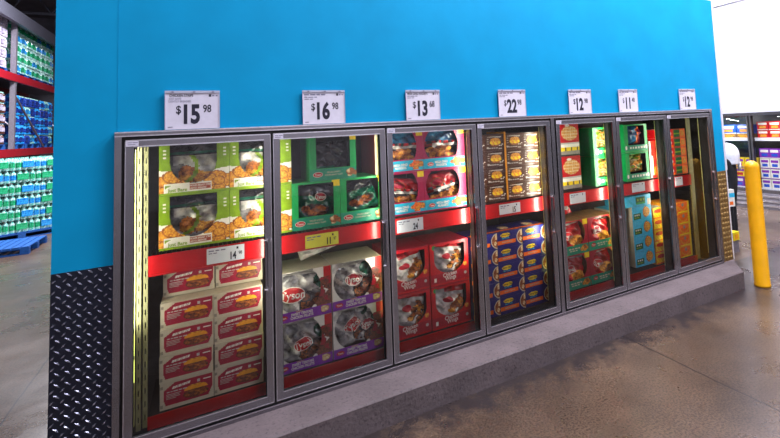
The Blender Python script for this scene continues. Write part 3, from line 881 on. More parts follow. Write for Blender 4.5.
# --- magenta and cyan nugget cartons of the third door
fN = blobs(71, 0.83, 0.15, 0.15, 0.10, 30, 0.055, 0.9)
def art_mag(u, v):
    if v < 0.025: return 'magenta'
    if v < 0.275:
        return (hit(fN, u, v, ('orange', 'food_gold', 'food_brown')) if v > .04 else None) or 'cyan'
    if u > .84 and v > .86: return 'yellow'
    if inell(u, v, 0.44, 0.60, 0.40, 0.50) and v > .30: return None if v < .97 else 'magenta'
    return 'magenta'
def dec_mag(w_):
    def f(b):
        b.ell(0.11 * w_ + .02, 0.045, 0.028, 0.016, -0.0012, 'white'); b.ell(0.11 * w_ + .02, 0.045, 0.026, 0.014, -0.0018, 'red')
        b.text('Tyson', 0.11 * w_ + .02, 0.045, 0.016, -0.0024, 'white')
        b.text('MEGA DINO', 0.42 * w_, 0.058, 0.022, -0.0012, 'white', sx=0.8, bold=.03); b.text('NUGGETS', 0.42 * w_, 0.034, 0.022, -0.0012, 'white', sx=0.8, bold=.03)
    return f
def bag_dino(seed, blue=True):
    L_ = blobs(seed, .5, .25, .4, .2, 20, .1)
    def f(u, v):
        if v < .45: return hit(L_, u, v, ('food_gold', 'food_brown', 'food_brown')) or 'film_dark'
        if v < .53: return 'film_white' if u > .2 else 'film_red'
        if v < .62: return 'film_red' if (u * 5) % 1 < .5 else 'film_dark'
        return 'film_blue' if blue else 'film_red'
    return f
for k, w_ in (('magL', 0.330), ('magR', 0.378)):
    c_ = carton('c', w_, 0.325, 0.36, art_mag, 'magenta', 'magenta', dec_mag(w_))
    proto(k + 'a', 'chicken_nugget_carton', c_, [('bag', pillow(0.32, 0.25, 0.13, bag_dino(73), 74, wr=.02), (0.03, 0.075, 0.07), (-0.15, 0, 0))])
    proto(k + 'b', 'chicken_nugget_carton', c_, [('bag', pillow(0.32, 0.25, 0.13, bag_dino(77, False), 78, [('ell', .12, .18, .06, .035, 'food_brown', .003, 0), ('ell', .12, .18, .052, .028, 'crimson', .0038, 0)], wr=.02), (0.03, 0.075, 0.07), (-0.15, 0.12, 0))])
G = 'magenta nugget cartons'
put('magLa', 1.569, 1.551, 'magenta carton with cyan band at the top left of the third door', G)
put('magRa', 1.901, 1.551, 'magenta carton with cyan band at the top right of the third door', G)
put('magLb', 1.569, 1.224, 'magenta nugget carton above the rail at the left of the third door', G)
put('magRb', 1.901, 1.224, 'magenta nugget carton above the rail at the right of the third door', G, flipbag=-.3)

# --- red chicken wings cartons
def art_wing(u, v):
    if v > .97: return 'deep_red'
    if inell(u, v, 0.50, 0.60, 0.40, 0.34) or (abs(u - .5) < .40 and .6 < v < .93): return None
    if inell(u, v, .90, .40, .05, .05): return 'food_gold'
    if inell(u, v, .10, .90, .05, .05): return 'green'
    return 'red' if v > .28 or abs(v - .02) < .02 else 'deep_red'
def dec_wing(b):
    b.text('Chicken', 0.17, 0.075, 0.038, -0.0012, 'white', sx=0.85, bold=.01, ang=.10)
    b.text('Wings', 0.175, 0.045, 0.038, -0.0012, 'white', sx=0.85, bold=.01, ang=.10)
    b.rect(.03, .05, .03, .06, -.0012, 'white'); b.ell(.31, .06, .012, .012, -.0012, 'grey_text')
bgW = blobs(81, .75, .35, .25, .32, 22, .09)
def bag_wing(u, v):
    if v > .78 and u > .3: return 'film_red'
    return hit(bgW, u, v, ('food_gold', 'food_brown', 'food_dark')) or 'film_white'
def bag_wing2(u, v):
    if v > .85: return 'film_red'
    return hit(bgW, u, v - .05, ('food_gold', 'food_brown', 'black')) or ('film_white' if v > .2 else 'film_grey')
cw = carton('c', 0.345, 0.33, 0.36, art_wing, 'red', 'deep_red', dec_wing)
RO = [('ell', .13, .15, .04, .022, 'deep_red', .003, .2)]
proto('wingA', 'chicken_wings_carton', cw, [('bag', pillow(0.31, 0.27, 0.13, bag_wing, 83, RO, wr=.022), (0.03, 0.065, 0.08), (-0.12, -0.15, 0))])
proto('wingB', 'chicken_wings_carton', cw, [('bag', pillow(0.30, 0.26, 0.13, bag_wing2, 84, RO, wr=.022), (0.04, 0.07, 0.08), (-0.15, 0.12, 0))])
G = 'red chicken wings cartons'
for j, (z, r_) in enumerate(((0.300, 'bottom'), (0.633, 'top'))):
    put('wingB' if j == 0 else 'wingA', 1.572, z, 'red chicken wings carton in the lower third door, %s row left' % r_, G, y=0.145)
    put('wingA' if j == 0 else 'wingB', 1.925, z, 'red chicken wings carton in the lower third door, %s row right' % r_, G, flipbag=.3 if j == 0 else 0)

# --- breakfast sandwich boxes of the fourth door
fB = blobs(91, .5, .45, .2, .1, 8, .07)
def art_brk(u, v):
    if inell(u, v, .52, .62, .27, .16) and v > .56: return 'food_gold'
    if inell(u, v, .52, .50, .30, .15): return 'yellow' if (u * 9 + v * 4) % 2 < 1.1 else 'amber'
    if inell(u, v, .52, .38, .25, .12): return 'food_brown'
    if .25 < u < .85 and .83 < v < .87: return 'white'
    if (u - .1) ** 2 + (v - .2) ** 2 < .004: return 'grey_text'
    return 'chocolate'
def dec_brk(b):
    b.text('Breakfast', .125, .118, .018, -.0012, 'grey_text', sx=.8, bold=.01)
    for i in range(3): b.rect(.012, .030, .10 - i * .02, .105 - i * .02, -.0012, 'grey_text')
    bars(b, .03, .020, (.02, .014, .018, .022), .008, 'grey_text'); bars(b, .135, .040, (.014, .01), .008, 'white'); bars(b, .02, .118, (.01, .012), .006, 'grey_text')
    b.rect(.13, .165, .012, .022, -.0012, 'grey_text'); b.rect(.165, .18, .05, .058, -.0012, 'white')
proto('brk', 'breakfast_sandwich_box', carton('c', 0.19, 0.144, 0.30, art_brk, 'chocolate', 'chocolate', dec_brk, res=.004))
G = 'brown breakfast sandwich boxes'
cn = ['left column beside the mullion', 'second column', 'third column', 'right column']
rn = ['bottom row', 'second row up', 'third row up', 'top row']
for i, x in enumerate((2.300, 2.494, 2.702, 2.893)):
    for j in range(4):
        put('brk', x, 1.224 + j * 0.1455, 'brown breakfast sandwich box in the fourth door, %s, %s' % (rn[j], cn[i]), G, rz=random.uniform(-.01, .01), y=.142)
b = MB(); b.box(0, .014, 0, .30, 0, .60, 'amber')
tag(b.build('shelf_divider', loc=(2.686, .135, 1.222)), 'thin amber divider standing between the breakfast sandwich boxes in the fourth door', 'divider')

# --- navy bowls
def art_bowl(u, v):
    d = math.hypot((u - 1.03) * 1.9, (v - .5) * 1.05)
    if d < .50:
        if d > .44: return 'cream'
        if inell(u, v, .93, .35, .05, .12): return 'food_pale'
        if u > .93 and v > .3: return 'food_pale' if v > .6 else 'food_brown'
        return 'food_brown'
    if inell(u, v, .32, .76, .20, .13): return 'yellow'
    if v < .44 and v > .20 and u < .72: return 'orange'
    return 'navy'
def dec_bowl(b):
    b.text('Jimmy Dean', .088, .106, .022, -.0012, 'ink', sx=.8, bold=.02)
    b.text('MEAT LOVERS', .085, .078, .013, -.0012, 'skyblue', sx=.8)
    b.text('BREAKFAST BOWLS', .10, .046, .014, -.0012, 'cream', sx=.75)
def top_bowl(b):
    pass
cb = carton('c', 0.262, 0.1375, 0.26, art_bowl, 'navy', 'navy', dec_bowl, res=.004)
cb.poly([(.0, .02, .138), (.262, .02, .138), (.262, .06, .138), (.0, .06, .138)], 'orange')
cb.poly([(.14 + .05 * math.cos(a * .4), .13 + .06 * math.sin(a * .4), .1382) for a in range(16)], 'food_pale')
proto('bowl', 'breakfast_bowl_box', cb)
G = 'navy breakfast bowl boxes'
for i, x in enumerate((2.298, 2.564, 2.832)):
    for j in range(5):
        put('bowl', x, 0.266 + j * 0.1385, 'navy breakfast bowl box in the fourth door, %s, %s column' % (['bottom row', 'second row up', 'middle row', 'fourth row up', 'top row'][j], ('left', 'middle', 'right')[i]), G, rz=random.uniform(-.01, .01), y=.142)

# --- fifth door
fW = blobs(95, .45, .72, .3, .18, 30, .12)
def art_waf(u, v):
    if inell(u, v, .52, .68, .42, .22): return 'food_gold' if (u * 9) % 1 > .25 and (v * 11) % 1 > .25 else 'food_pale'
    if v > .40: return 'red'
    if v > .26: return 'white' if v < .36 else 'grey_text'
    if v > .15: return 'yellow' if (u * 3.3) % 1 < .8 else 'black'
    return 'carton_grey' if v > .05 else 'black'
def dec_waf(b):
    b.ell(.10, .295, .03, .012, -.0012, 'white')
proto('waf', 'waffle_box', carton('c', 0.245, 0.325, 0.30, art_waf, 'deep_red', 'red', dec_waf))
G = 'red waffle boxes'
put('waf', 3.325, 1.551, 'red box with golden waffle picture at the top left of the fifth door', G)
put('waf', 3.325, 1.224, 'red waffle box standing on the rail at the left of the fifth door', G)
fV = blobs(97, .55, .55, .3, .3, 40, .05)
def art_veg(u, v):
    if v > .93: return 'green'
    if v < .30: return 'green' if not inell(u, v, .15, .16, .07, .1) else 'white'
    if .15 < u < .95: return None
    return 'green'
def dec_veg(b): bars(b, .085, .030, (.03, .024, .034), .026, 'white')
def bag_veg(u, v): return hit(fV2, u, v, ('food_gold', 'lime', 'dark_green')) or 'food_pale'
fV2 = blobs(99, .5, .5, .5, .5, 60, .07)
proto('veg', 'vegetable_carton', carton('c', 0.34, 0.290, 0.30, art_veg, 'green', 'lime', dec_veg), [('bag', pillow(.26, .2, .10, bag_veg, 101, wr=.015), (.05, .07, .08), (-.05, 0, 0))])
G = 'green window cartons'
put('veg', 3.755, 1.518, 'green carton with open window at the top right of the fifth door', G)
put('veg', 3.755, 1.224, 'green carton with open window on the rail at the right of the fifth door', G)
fR = blobs(103, .85, .14, .1, .07, 10, .06)
def art_redbag(u, v):
    if v < .27: return hit(fR, u, v, ('food_gold', 'food_brown', 'food_brown')) or 'teal'
    if inell(u, v, .5, .62, .40, .42) and v < .965: return None
    if u > .84 and v > .84: return 'yellow'
    return 'deep_red'
def dec_redbag(b):
    b.ell(.06, .05, .03, .018, -.0012, 'red'); b.text('Tyson', .06, .05, .018, -.002, 'white')
    bars(b, .11, .048, (.03, .024, .034, .02), .012, 'cream'); bars(b, .12, .030, (.024, .034, .02), .010, 'cream')
def bag_red(u, v):
    if inell(u, v, .65, .28, .3, .22): return hit(bgR, u, v, ('food_gold', 'amber', 'food_brown')) or 'film_red'
    if .9 < v: return 'film_white'
    return 'film_red'
bgR = blobs(105, .65, .28, .25, .18, 14, .1)
cr = carton('c', 0.36, 0.315, 0.34, art_redbag, 'deep_red', 'cardboard', dec_redbag, inner='cardboard')
proto('redA', 'crispy_chicken_carton', cr, [('bag', pillow(.34, .30, .14, bag_red, 107, tys(.12, .16, .9, .2, 'deep_red'), wr=.02), (.02, .065, .03), (-.12, .1, 0))])
proto('redB', 'crispy_chicken_carton', cr, [('bag', pillow(.34, .29, .14, bag_red, 108, tys(.12, .16, .9, -.2, 'red'), wr=.02), (.05, .065, .05), (-.12, -.12, 0))])
G = 'red bagged chicken cartons'
put('redA', 3.245, 0.300, 'teal banded carton with red bag, bottom row left in the fifth door', G)
put('redB', 3.612, 0.300, 'teal banded carton with red bag, bottom row right in the fifth door', G)
put('redB', 3.245, 0.618, 'teal banded carton with red bag, upper row left in the lower fifth door', G)
put('redA', 3.612, 0.618, 'teal banded carton with red bag, upper row right in the lower fifth door', G)
def bag_rw(u, v): return 'film_white' if inell(u, v, .8, .5, .14, .3) or u < .1 else 'film_red'
o = pillow(0.26, 0.15, 0.07, bag_rw, 111, wr=.02).build('frozen_chicken_bag', loc=(3.25, 0.24, 0.955), smooth=True); o.rotation_euler = (-0.6, -0.15, 0)
tag(o, 'red and white plastic bag lying on top of the cartons in the fifth door', 'food bag')

# --- sixth door
def art_six(u, v):
    if v > .95: return 'green'
    if v < .26 : return 'green' if v < .06 else 'teal'
    if .16 < u < .88: return None
    return 'green'
def dec_six(b):
    bars(b, .08, .036, (.024, .018, .03, .022, .03, .02), .022, 'white')
    b.ell(.025, .05, .014, .022, -.0012, 'white'); b.ell(.335, .05, .014, .022, -.0012, 'white')
fX = blobs(113, .5, .5, .5, .5, 40, .09)
def bag_six(a):
    def f(u, v):
        if a: return 'film_blue' if v > .45 and u < .7 else ('magenta' if u > .8 else ('orange' if u > .6 else 'film_blue'))
        return hit(fX, u, v, ('food_pale', 'lime', 'dark_green')) or 'food_gold'
    return f
c6 = carton('c', 0.36, 0.296, 0.36, art_six, 'green', 'green', dec_six)
proto('sixA', 'mixed_vegetable_carton', c6, [('bag', pillow(.28, .20, .12, bag_six(1), 115, wr=.02), (.04, .07, .085), (-.1, 0, 0))])
proto('sixB', 'mixed_vegetable_carton', c6, [('bag', pillow(.28, .20, .12, bag_six(0), 116, wr=.02), (.04, .07, .085), (-.1, 0, 0))])
G = 'green vegetable cartons'
put('sixA', 4.200, 1.524, 'green carton holding blue bag at the top of the sixth door', G)
put('sixB', 4.200, 1.224, 'green carton holding pale bag on the rail of the sixth door', G)
proto('slim', 'slim_red_carton', carton('c', 0.11, 0.40, 0.30, lambda u, v: 'red' if (v > .6 or v < .08) and u > .25 else ('white' if u < .5 else ('orange' if v < .3 else 'red')), 'red', 'red'))
put('slim', 4.575, 1.224, 'slim red and white carton at the right of the sixth door upper shelf', 'slim red cartons')
def art_cook(u, v):
    d = math.hypot((u - .74) * .30 / .30, (v - .55) * .153 / .30)
    if d < .165: return 'food_gold' if not ((u * 13) % 1 < .3 and (v * 7) % 1 < .4) else 'food_dark'
    if d < .20: return 'food_brown' if u < .74 else 'cyan'
    if .06 < u < .44 and .14 < v < .52: return 'dark_green'
    if (u - v * .6) % .9 < .2: return 'cyan'
    return 'skyblue'
def dec_cook(b):
    bars(b, .035, .056, (.016, .022, .014), .014, 'white'); bars(b, .035, .032, (.026, .03), .012, 'lime')
    b.rect(.275, .285, .02, .14, -.0012, 'cyan')
proto('cook', 'cookie_box', carton('c', 0.30, 0.153, 0.28, art_cook, 'cream', 'skyblue', dec_cook, res=.004))
proto('cookS', 'cookie_box', carton('c', 0.165, 0.153, 0.28, lambda u, v: art_cook(min(1, u * .7 + .38), v), 'cream', 'skyblue', None, res=.004))
G = 'sky blue cookie boxes'
r4 = ['bottom row', 'second row up', 'third row up', 'top row']
for j in range(4):
    put('cookS', 3.980, 0.335 + j * 0.155, 'sky blue cookie box in the sixth door, %s of the left stack' % r4[j], G, rz=random.uniform(-.01, .01))
    put('cook', 4.240, 0.335 + j * 0.155 + .0, 'sky blue cookie box in the sixth door, %s of the right stack' % r4[j], G, rz=random.uniform(-.01, .01))
def art_lid(u, v):
    if .42 < u < .78 and .15 < v < .85: return 'dark_green' if v > .35 else 'green'
    if u > .87 and v < .6: return 'cream'
    return 'skyblue' if (u * 3 + v) % 1 > .3 else 'cyan'
def dec_lid(b): bars(b, .19, .050, (.022, .03, .02), .024, 'lime')
proto('lid', 'cookie_box', carton('c', 0.40, 0.108, 0.28, art_lid, 'skyblue', 'skyblue', dec_lid, res=.004))
put('lid', 4.140, 0.957, 'flat sky blue box lying across the top of the cookie boxes', G)
def art_yr(u, v):
    if inell(u, v, .5, .68, .42, .18): return 'red'
    if v < .12: return 'orange'
    return 'yellow' if (u * 4 + v * 3) % 1 > .35 else 'amber'
proto('yr', 'snack_roll_box', carton('c', 0.16, 0.118, 0.28, art_yr, 'amber', 'cream', None, res=.005))
G = 'yellow and red snack boxes'
r5 = ['bottom', 'second from bottom', 'middle', 'second from top', 'topmost']
for j in range(5):
    put('yr', 4.565, 0.305 + j * 0.120, 'yellow and red snack box in the sixth door, %s of its stack' % r5[j], G)

# --- seventh door
def art_rw(u, v): return 'white' if inell(u, v, .5, .5, .3, .25) else ('red' if v > .25 else 'orange')
def art_gr(u, v):
    if .62 < u < .9 and .2 < v < .8: return 'food_gold'
    if .08 < u < .55 and .12 < v < .92: return 'dark_green' if not (.4 < v < .55) else 'lime'
    return 'orange' if u > .55 else 'brown_red'
proto('rw', 'snack_roll_box', carton('c', 0.13, 0.100, 0.30, art_rw, 'red', 'white'))
proto('gr', 'granola_box', carton('c', 0.215, 0.100, 0.30, art_gr, 'food_brown', 'food_brown'))
for j in range(5):
    put('rw', 4.862, 1.222 + j * .104, 'red and white box on the seventh door upper shelf, %s of its stack' % r5[j], 'red and white boxes')
    put('gr', 4.996, 1.222 + j * .104, 'dark green and brown box in the seventh door, %s of its stack' % r5[j], 'green and brown boxes')
def art_yl(u, v): return 'red' if inell(u, v, .6, .75, .35, .2) else ('amber' if v > .2 else 'orange')
def art_or(u, v):
    if v < .12 or u > .85: return 'yellow'
    if v > .9: return 'amber'
    if inell(u, v, .45, .70, .10, .16): return 'carton_grey'
    if abs(math.hypot(u - .45, (v - .9) * .6) - .42) < .04 and v < .6: return 'amber'
    return 'orange'
proto('yl', 'cracker_box', carton('c', 0.135, 0.120, 0.30, art_yl, 'amber', 'amber'))
proto('or', 'cracker_box', carton('c', 0.20, 0.120, 0.30, art_or, 'amber', 'orange'))
for j in range(5):
    put('yl', 4.838, .300 + j * .123, 'yellow box with red oval in the seventh door, %s of the left stack' % r5[j], 'yellow and orange boxes')
    put('or', 4.976, .300 + j * .123, 'orange box in the seventh door, %s of the right stack' % r5[j], 'yellow and orange boxes')

# ------------------------------------------------------------------ bollard
b = MB()
R_ = 0.077
prof = [(R_ + .004, 0), (R_ + .004, .02), (R_, .03)] + [(R_, 1.28)] + [(R_ * math.cos(a * PI / 16), 1.28 + R_ * .95 * math.sin(a * PI / 16)) for a in range(1, 8)]
b.lathe(prof, 0, 0, 40, 'bollard_yellow')
o = b.build('bollard', loc=(5.62, -0.365, 0), smooth=True)
tag(o, 'yellow round topped safety bollard standing on the floor beyond the kerb end', 'bollard')

# ------------------------------------------------------------------ far freezer bank and white wall
FX = 9.80
b = MB(); b.box(FX + .0, FX + .3, -8, 16, 2.0, 7.2, 'white_wall'); b.box(FX + .9, FX + 1.1, -8, 16, 0, 2.0, 'dark_liner')
tag(b.build('wall_right'), kind='structure')
b = MB(); b.box(FX - .03, FX, -8, 16, 4.17, 4.20, 'white_trim'); tag(b.build('trim_3'), kind='structure')
root = empty('freezer_unit', (FX, 1.95, 0)); tag(root, 'glass door freezer bank under the white wall in the right background', 'glass door freezer')
b = MB()
b.box(-.02, .05, -3.1, 3.1, 1.88, 2.0, 'white_trim'); b.box(-.06, .04, -3.1, 3.1, 0, .30, 'rack_steel')
for k in range(3): b.box(-.075, -.06, -3.1, 3.1, .05 + k * .09, .09 + k * .09, 'chrome')
b.box(-.03, .04, -3.1, 3.1, .30, .37, 'steel'); b.box(-.03, .04, -3.1, 3.1, 1.82, 1.88, 'steel')
for k in range(-4, 5): b.box(-.035, .06, k * .77 - .035, k * .77 + .035, .37, 1.82, 'black_gasket'); b.box(-.045, -.035, k * .77 - .045, k * .77 - .015, .37, 1.82, 'steel'); b.box(-.045, -.035, k * .77 + .015, k * .77 + .045, .37, 1.82, 'steel')
b.box(.75, .8, -3.1, 3.1, .3, 2.0, 'dark_liner'); b.box(.05, .75, -3.1, 3.1, 1.95, 2.0, 'liner')
b.build('frame', root)
for z in (1.34, .35):
    s = MB(); s.box(.10, .6, -3.05, 3.05, z, z + .015, 'liner'); s.box(.09, .10, -3.05, 3.05, z - .03, z + .035, 'white_trim'); s.build('shelf', root)
for k in (-2, -1, 0, 1):
    g = MB(); g.poly([(-.02, k * .77 + .04, .37), (-.02, (k + 1) * .77 - .04, .37), (-.02, (k + 1) * .77 - .04, 1.82), (-.02, k * .77 + .04, 1.82)], 'glass'); g.build('glass_pane', root)
area('freezer_light', (FX + .06, 1.4, 1.80), .05, 12, (1, 1, 1), target=(FX + .25, 1.4, .8), sy=1.3)
area('freezer_light', (FX + .06, 2.4, 1.80), .05, 12, (1, 1, 1), target=(FX + .25, 2.4, .8), sy=1.0)

def pack(w_, h_, d, base, parts):
    b = MB(); b.box(0, w_, 0, d, 0, h_, base)
    for (x0, x1, z0, z1, k) in parts: b.rect(x0 * w_, x1 * w_, z0 * h_, z1 * h_, -.001, k)
    return b
def eparts(base, k2, k3): return [(.1, .9, .62, .88, k2), (.2, .8, .2, .5, k3), (.0, 1, .0, .08, k2)]
for key, bs, k2, k3, w_, h_ in (('pr', 'red', 'white', 'food_gold', .22, .17), ('pb', 'blue', 'white', 'food_gold', .33, .19), ('pw', 'white', 'purple', 'blue', .18, .20), ('pp', 'purple', 'white', 'blue', .2, .2), ('py', 'yellow', 'purple', 'red', .24, .2), ('pc', 'cardboard', 'amber', 'amber', .3, .10)):
    b = pack(w_ - .01, h_ - .01, .2, bs, eparts(bs, k2, k3)); PR[key] = ('far_food_pack', b.mesh('far_food_pack'), [])
cnt = 0
def far(key, y, z, label):
    o = put(key, FX + .12, z, label, 'packs in the far freezer', y=y, rz=-PI / 2, cat='frozen food pack')
nmz = ['lowest', 'second', 'third', 'upper']
for j in range(2):
    for i in range(4): far('pr', 1.88 - i * .225, 1.356 + j * .17, 'red food pack in the far freezer, %s row, %s from the mullion' % (('lower', 'upper')[j], ('first', 'second', 'third', 'fourth')[i]))
for j in range(4):
    for i in range(5): far('pw' if j < 3 else 'pp', 1.88 - i * .185, .366 + j * .2, '%s pack low in the far freezer, %s layer, %s from mullion' % ('white and purple' if j < 3 else 'purple', nmz[j], ('first', 'second', 'third', 'fourth', 'fifth')[i]))
for i in range(2):
    far('pc', 2.62 - i * .31, 1.356, 'brown food tray on the far freezer left door shelf, %s' % ('far end', 'beside the mullion')[i])
    far('pb', 2.64 - i * .34, 1.457, 'blue food pack on a brown tray in the far freezer, %s' % ('far end', 'beside the mullion')[i])
for j in range(3):
    for i in range(3): far('py' if j > 0 else 'pp', 2.68 - i * .25, .366 + j * .2, '%s pack in the far freezer left door, %s layer, %s' % ('yellow' if j else 'purple', nmz[j], ('far end', 'middle', 'beside the mullion')[i]))

# ------------------------------------------------------------------ person past the wall corner
def skin_body(name, pts, edges, mat_, parent, sub=2):
    me = bpy.data.meshes.new(name); me.from_pydata([p[0] for p in pts], edges, [])
    o = bpy.data.objects.new(name, me); col.objects.link(o); o.parent = parent
    sk = o.modifiers.new('s', 'SKIN')
    if not me.skin_vertices: me.attributes.new('x', 'FLOAT', 'POINT')
    for i, p in enumerate(pts):
        r = p[1]; r = (r, r) if not isinstance(r, tuple) else r
        me.skin_vertices[0].data[i].radius = r
    me.skin_vertices[0].data[0].use_root = True
    sk.use_smooth_shade = True
    s = o.modifiers.new('u', 'SUBSURF'); s.levels = sub; s.render_levels = sub
    me.materials.append(MATS[mat_])
    return o
PX, PY = 7.25, 0.90
root = empty('person', (PX, PY, 0), math.radians(20))
tag(root, 'person in white head covering and black clothes standing past the right wall corner', 'person')
try:
    bd = [((0, 0, .84), (.15, .12)), ((0, 0, 1.0), (.14, .11)), ((0, 0, 1.16), (.16, .11)), ((0, .02, 1.22), (.10, .09)), ((0, .03, 1.29), (.05, .05)), ((0, .05, 1.36), (.08, .09)),
          ((-.16, .01, 1.17), .052), ((-.21, .06, .95), .042), ((-.17, .26, .90), .032), ((-.16, .33, .90), .026),
          ((.16, .01, 1.17), .052), ((.21, .06, .95), .042), ((.17, .26, .90), .032), ((.16, .33, .90), .026),
          ((-.09, 0, .76), .085), ((-.10, .02, .44), .060), ((-.10, 0, .09), .042), ((-.10, .12, .04), .036),
          ((.09, 0, .76), .085), ((.10, .02, .44), .060), ((.10, 0, .09), .042), ((.10, .12, .04), .036)]
    ed = [(0, 1), (1, 2), (2, 3), (3, 4), (4, 5), (2, 6), (6, 7), (7, 8), (8, 9), (2, 10), (10, 11), (11, 12), (12, 13), (0, 14), (14, 15), (15, 16), (16, 17), (0, 18), (18, 19), (19, 20), (20, 21)]
    body = skin_body('body', bd, ed, 'cloth_black', root)
except Exception as e:
    print('body', e)
hd = MB()
pr_ = []
for a in range(0, 15):
    t = a / 14
    z = 1.12 + t * .32
    r = .175 * math.sqrt(max(0.0, 1 - (max(0, t - .35) / .65) ** 2)) * (1 - .12 * (1 - t))
    pr_.append((max(r, .002), z))
hd.lathe(pr_, 0, 0, 28, 'cloth_white')
hd.box(.06, .12, -.15, -.11, 1.02, 1.14, 'cloth_white')
hd.build('head_covering', root, smooth=True)
fc = MB()
fc.lathe([(.01, 1.27), (.055, 1.30), (.075, 1.36), (.07, 1.42), (.03, 1.46)], 0, .11, 20, 'skin')
fc.box(-.01, .01, .17, .20, 1.34, 1.375, 'skin'); fc.box(-.03, .03, .172, .184, 1.315, 1.322, 'brown_red')
for s in (-.03, .03): fc.box(s - .01, s + .01, .172, .184, 1.385, 1.393, 'black')
fc.build('face', root, smooth=True)
# small pack and floor item
b = pack(.15, .24, .06, 'white', [(0, 1, .55, .8, 'skyblue'), (.1, .8, .1, .3, 'orange')])
o = b.build('food_pack', loc=(6.82, .72, .55)); o.rotation_euler = (0, 0, -.3)
tag(o, 'white pack with blue and orange print low beside the person', 'food pack')
b = MB(); b.box(0, .12, 0, .14, 0, .16, 'rack_steel'); b.box(-.01, .13, -.01, .15, .16, .27, 'yellow'); b.rect(.02, .10, .18, .24, -.0115, 'amber')
tag(b.build('floor_bin', loc=(6.56, .50, 0)), 'small grey bin with yellow top on the floor behind the right wall corner', 'bin')

# ------------------------------------------------------------------ left background: racks of bottled water
RX, RY = -3.78, 11.5
root = empty('pallet_rack', (RX, RY, 0)); tag(root, 'red beamed pallet rack holding bottled water in the left background', 'rack')
for y in (1.05, 5.3, 6.65):
    for xx in (-.03, -1.15):
        b = MB(); b.box(xx - .05, xx + .05, y - .05, y + .05, 0, 5.2, 'rack_steel'); b.build('upright', root)
    for q0, q1 in (((-.03, y, .4), (-1.15, y, 1.6)), ((-.03, y, 2.4), (-1.15, y, 3.6))): b = MB(); b.bar(q0, q1, .02, 'rack_steel'); b.build('brace', root)
for z in (1.67, 3.55):
    for xx in (.0, -1.15):
        b = MB(); b.box(xx - .03, xx + .04, -1.75, 6.7, z, z + .19, 'rack_red'); b.build('beam', root)
    b = MB(); b.box(-1.15, -.03, -1.75, 6.7, z + .15, z + .18, 'rack_steel'); b.build('deck', root)
b = MB(); b.box(.05, .14, -1.75, 6.7, 4.98, 5.30, 'roof_steel'); b.build('beam', root)
b = MB(); b.bar((-.05, 1.3, 3.2), (-.05, 3.7, 1.9), .025, 'rack_steel'); b.build('brace', root)

def bottle_case(name, label_k, body_k, cap_k, nx=4, ny=3, s=.10, h_=.255):
    b = MB(); n = 8
    for i in range(nx):
        for j in range(ny):
            if 0 < i < nx - 1 and 0 < j < ny - 1: continue
            cx, cy = (i + .5) * s, (j + .5) * s; r = s * .46
            b.lathe([(r, 0), (r, .05)], cx, cy, n, body_k, False); b.lathe([(r, .05), (r, .15)], cx, cy, n, label_k, False)
            b.lathe([(r, .15), (r * .95, .18), (r * .4, .225)], cx, cy, n, body_k, False); b.lathe([(r * .4, .225), (r * .4, h_ - .003)], cx, cy, n, cap_k, True)
    b.box(s * .5, (nx - .5) * s, s * .5, (ny - .5) * s, 0, .19, body_k)
    b.box(.0, nx * s * .45, -.002, .0, .05, .18, label_k); b.box(nx * s, nx * s + .002, s * .5, ny * s * .6, .05, .18, label_k)
    return b.mesh(name)
CS = {'g': bottle_case('water_case', 'water_green', 'water_clear', 'water_clear'), 'b': bottle_case('water_case', 'water_blue', 'water_clear', 'water_clear'),
      'n': bottle_case('water_case', 'water_navy', 'water_blue', 'water_blue'), 'w': bottle_case('water_case', 'water_grey', 'water_grey', 'white'), 'd': bottle_case('water_case', 'water_navy', 'water_navy', 'water_clear'), 'k': bottle_case('water_case', 'water_grey', 'chocolate', 'water_clear')}
CN = {'g': 'green labelled', 'b': 'blue labelled', 'n': 'navy labelled', 'w': 'lavender wrapped', 'd': 'dark blue', 'k': 'dark bottled'}
def case(k, x, y, z, rz, label, group):
    o = bpy.data.objects.new('water_case', CS[k]); col.objects.link(o); o.location = (x, y, z); o.rotation_euler = (0, 0, rz)
    tag(o, label, 'case of water', group); return o
# on the racks: faces along x = -2.5
def pallet(x, y, z, rz, lx, ly, label):
    b = MB()
    for k in range(9): b.box(k * lx / 9 + .008, (k + 1) * lx / 9 - .008, 0, ly, .115, .135, 'pallet_blue')
    for yy in (0, ly / 2 - .05, ly - .1):
        b.box(0, lx, yy, yy + .1, .095, .115, 'pallet_blue'); b.box(0, lx, yy, yy + .1, 0, .018, 'pallet_blue')
        for xx in (0, lx / 2 - .06, lx - .12): b.box(xx, xx + .12, yy, yy + .1, .018, .095, 'pallet_blue')
    o = b.build('pallet', loc=(x, y, z)); o.rotation_euler = (0, 0, rz)
    tag(o, label, 'pallet', 'blue wooden pallets')
ordn = ['first', 'second', 'third', 'fourth', 'fifth', 'sixth', 'seventh', 'eighth', 'ninth']
lay = ['bottom', 'second', 'third', 'fourth', 'fifth', 'sixth', 'top']
for lv, z0, nl in (('upper', 3.735, 5), ('middle', 1.855, 5)):
    for q, y in enumerate((11.20, 12.64, 13.93, 15.22)):
        pallet(-4.86, y, z0 - .005, 0, .98, 1.2, 'blue pallet on the %s beam of the left rack, %s from the camera' % (lv, ordn[q]))
        for j in range(nl):
            for i in range(3):
                if lv == 'upper': k = 'w' if q == 0 else random.choice('ggbg' if i else 'gbgg')
                else: k = 'k' if q == 0 else random.choice('ndnn' if q == 1 else 'ndbn')
                # long side along y, facing +x
                case(k, -3.89 + random.uniform(-.01, .01), y + .0 + i * .403, z0 + .132 + j * .257, PI / 2,
                     '%s water case, %s rack level, %s pallet, %s layer, %s along' % (CN[k], lv, ordn[q], lay[j], ordn[i]), 'water cases on the rack')
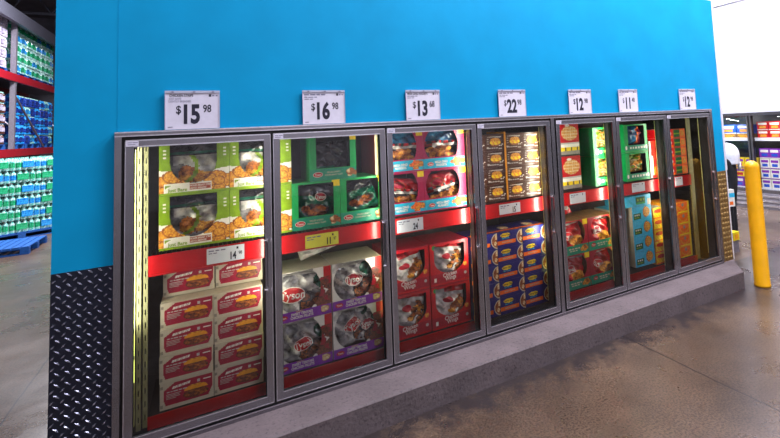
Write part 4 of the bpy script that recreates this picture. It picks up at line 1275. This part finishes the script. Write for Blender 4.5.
# floor: empty pallet in front and a loaded pallet behind it
pallet(-3.40, 8.0, 0, 0, 1.06, 1.1, 'empty blue pallet on the floor at the left edge below the rack')
root_a = math.radians(32)
ca, sa = math.cos(root_a), math.sin(root_a)
ox, oy = -3.62, 9.55
pallet(ox, oy, 0, root_a, 1.62, 1.1, 'loaded blue pallet standing on the floor under the green water cases')
for j in range(6):
    for i in range(4):
        for d_ in range(1):
            off = .0 if j % 2 else .08
            X = i * .402 - off; k = 'g' if (i + j * 2) % 3 else 'b'
            if j % 2: k = 'b' if (i + j) % 2 else 'g'
            case(k, ox + X * ca - .02 * sa, oy + X * sa + .02 * ca, .137 + j * .257, root_a,
                 '%s water case in the floor stack, %s layer, %s from the left' % (CN[k], lay[j], ordn[i]), 'water cases stacked on the floor pallet')
for i in range(4):
    for j in range(5, 6):
        X = i * .402
        case('b' if i % 2 else 'g', ox + X * ca - .32 * sa, oy + X * sa + .32 * ca, .137 + j * .257, root_a, '%s water case, rear row on the floor stack top, %s from left' % (CN['b' if i % 2 else 'g'], ordn[i]), 'water cases stacked on the floor pallet')

# roof trusses
for q, y in enumerate((6.0, 9.5, 13.0, 16.5)):
    b = MB(); b.box(-12, 9.7, y - .05, y + .05, 6.95, 7.05, 'roof_steel'); b.box(-12, 9.7, y - .05, y + .05, 6.15, 6.23, 'roof_steel')
    x = -12
    while x < 9.2:
        b.bar((x, y, 6.2), (x + .5, y, 7.0), .025, 'roof_steel', 6); b.bar((x + .5, y, 7.0), (x + 1.0, y, 6.2), .025, 'roof_steel', 6); x += 1.0
    tag(b.build('roof_truss'), 'steel roof truss under the dark ceiling, %s from the camera' % ordn[q], 'roof truss', 'roof trusses')
b = MB(); b.box(-14, -13.8, -12, 22, 0, 7.2, 'roof_dark'); tag(b.build('wall_left'), kind='structure')
b = MB(); b.box(-14, 16, 22, 22.2, 0, 7.2, 'roof_dark'); tag(b.build('wall_back'), kind='structure')
b = MB(); b.box(-14, 16, -12.2, -12, 0, 7.2, 'white_wall'); tag(b.build('wall_reflector'), kind='structure')  # unseen wall added behind the camera to brighten rail and glass reflections
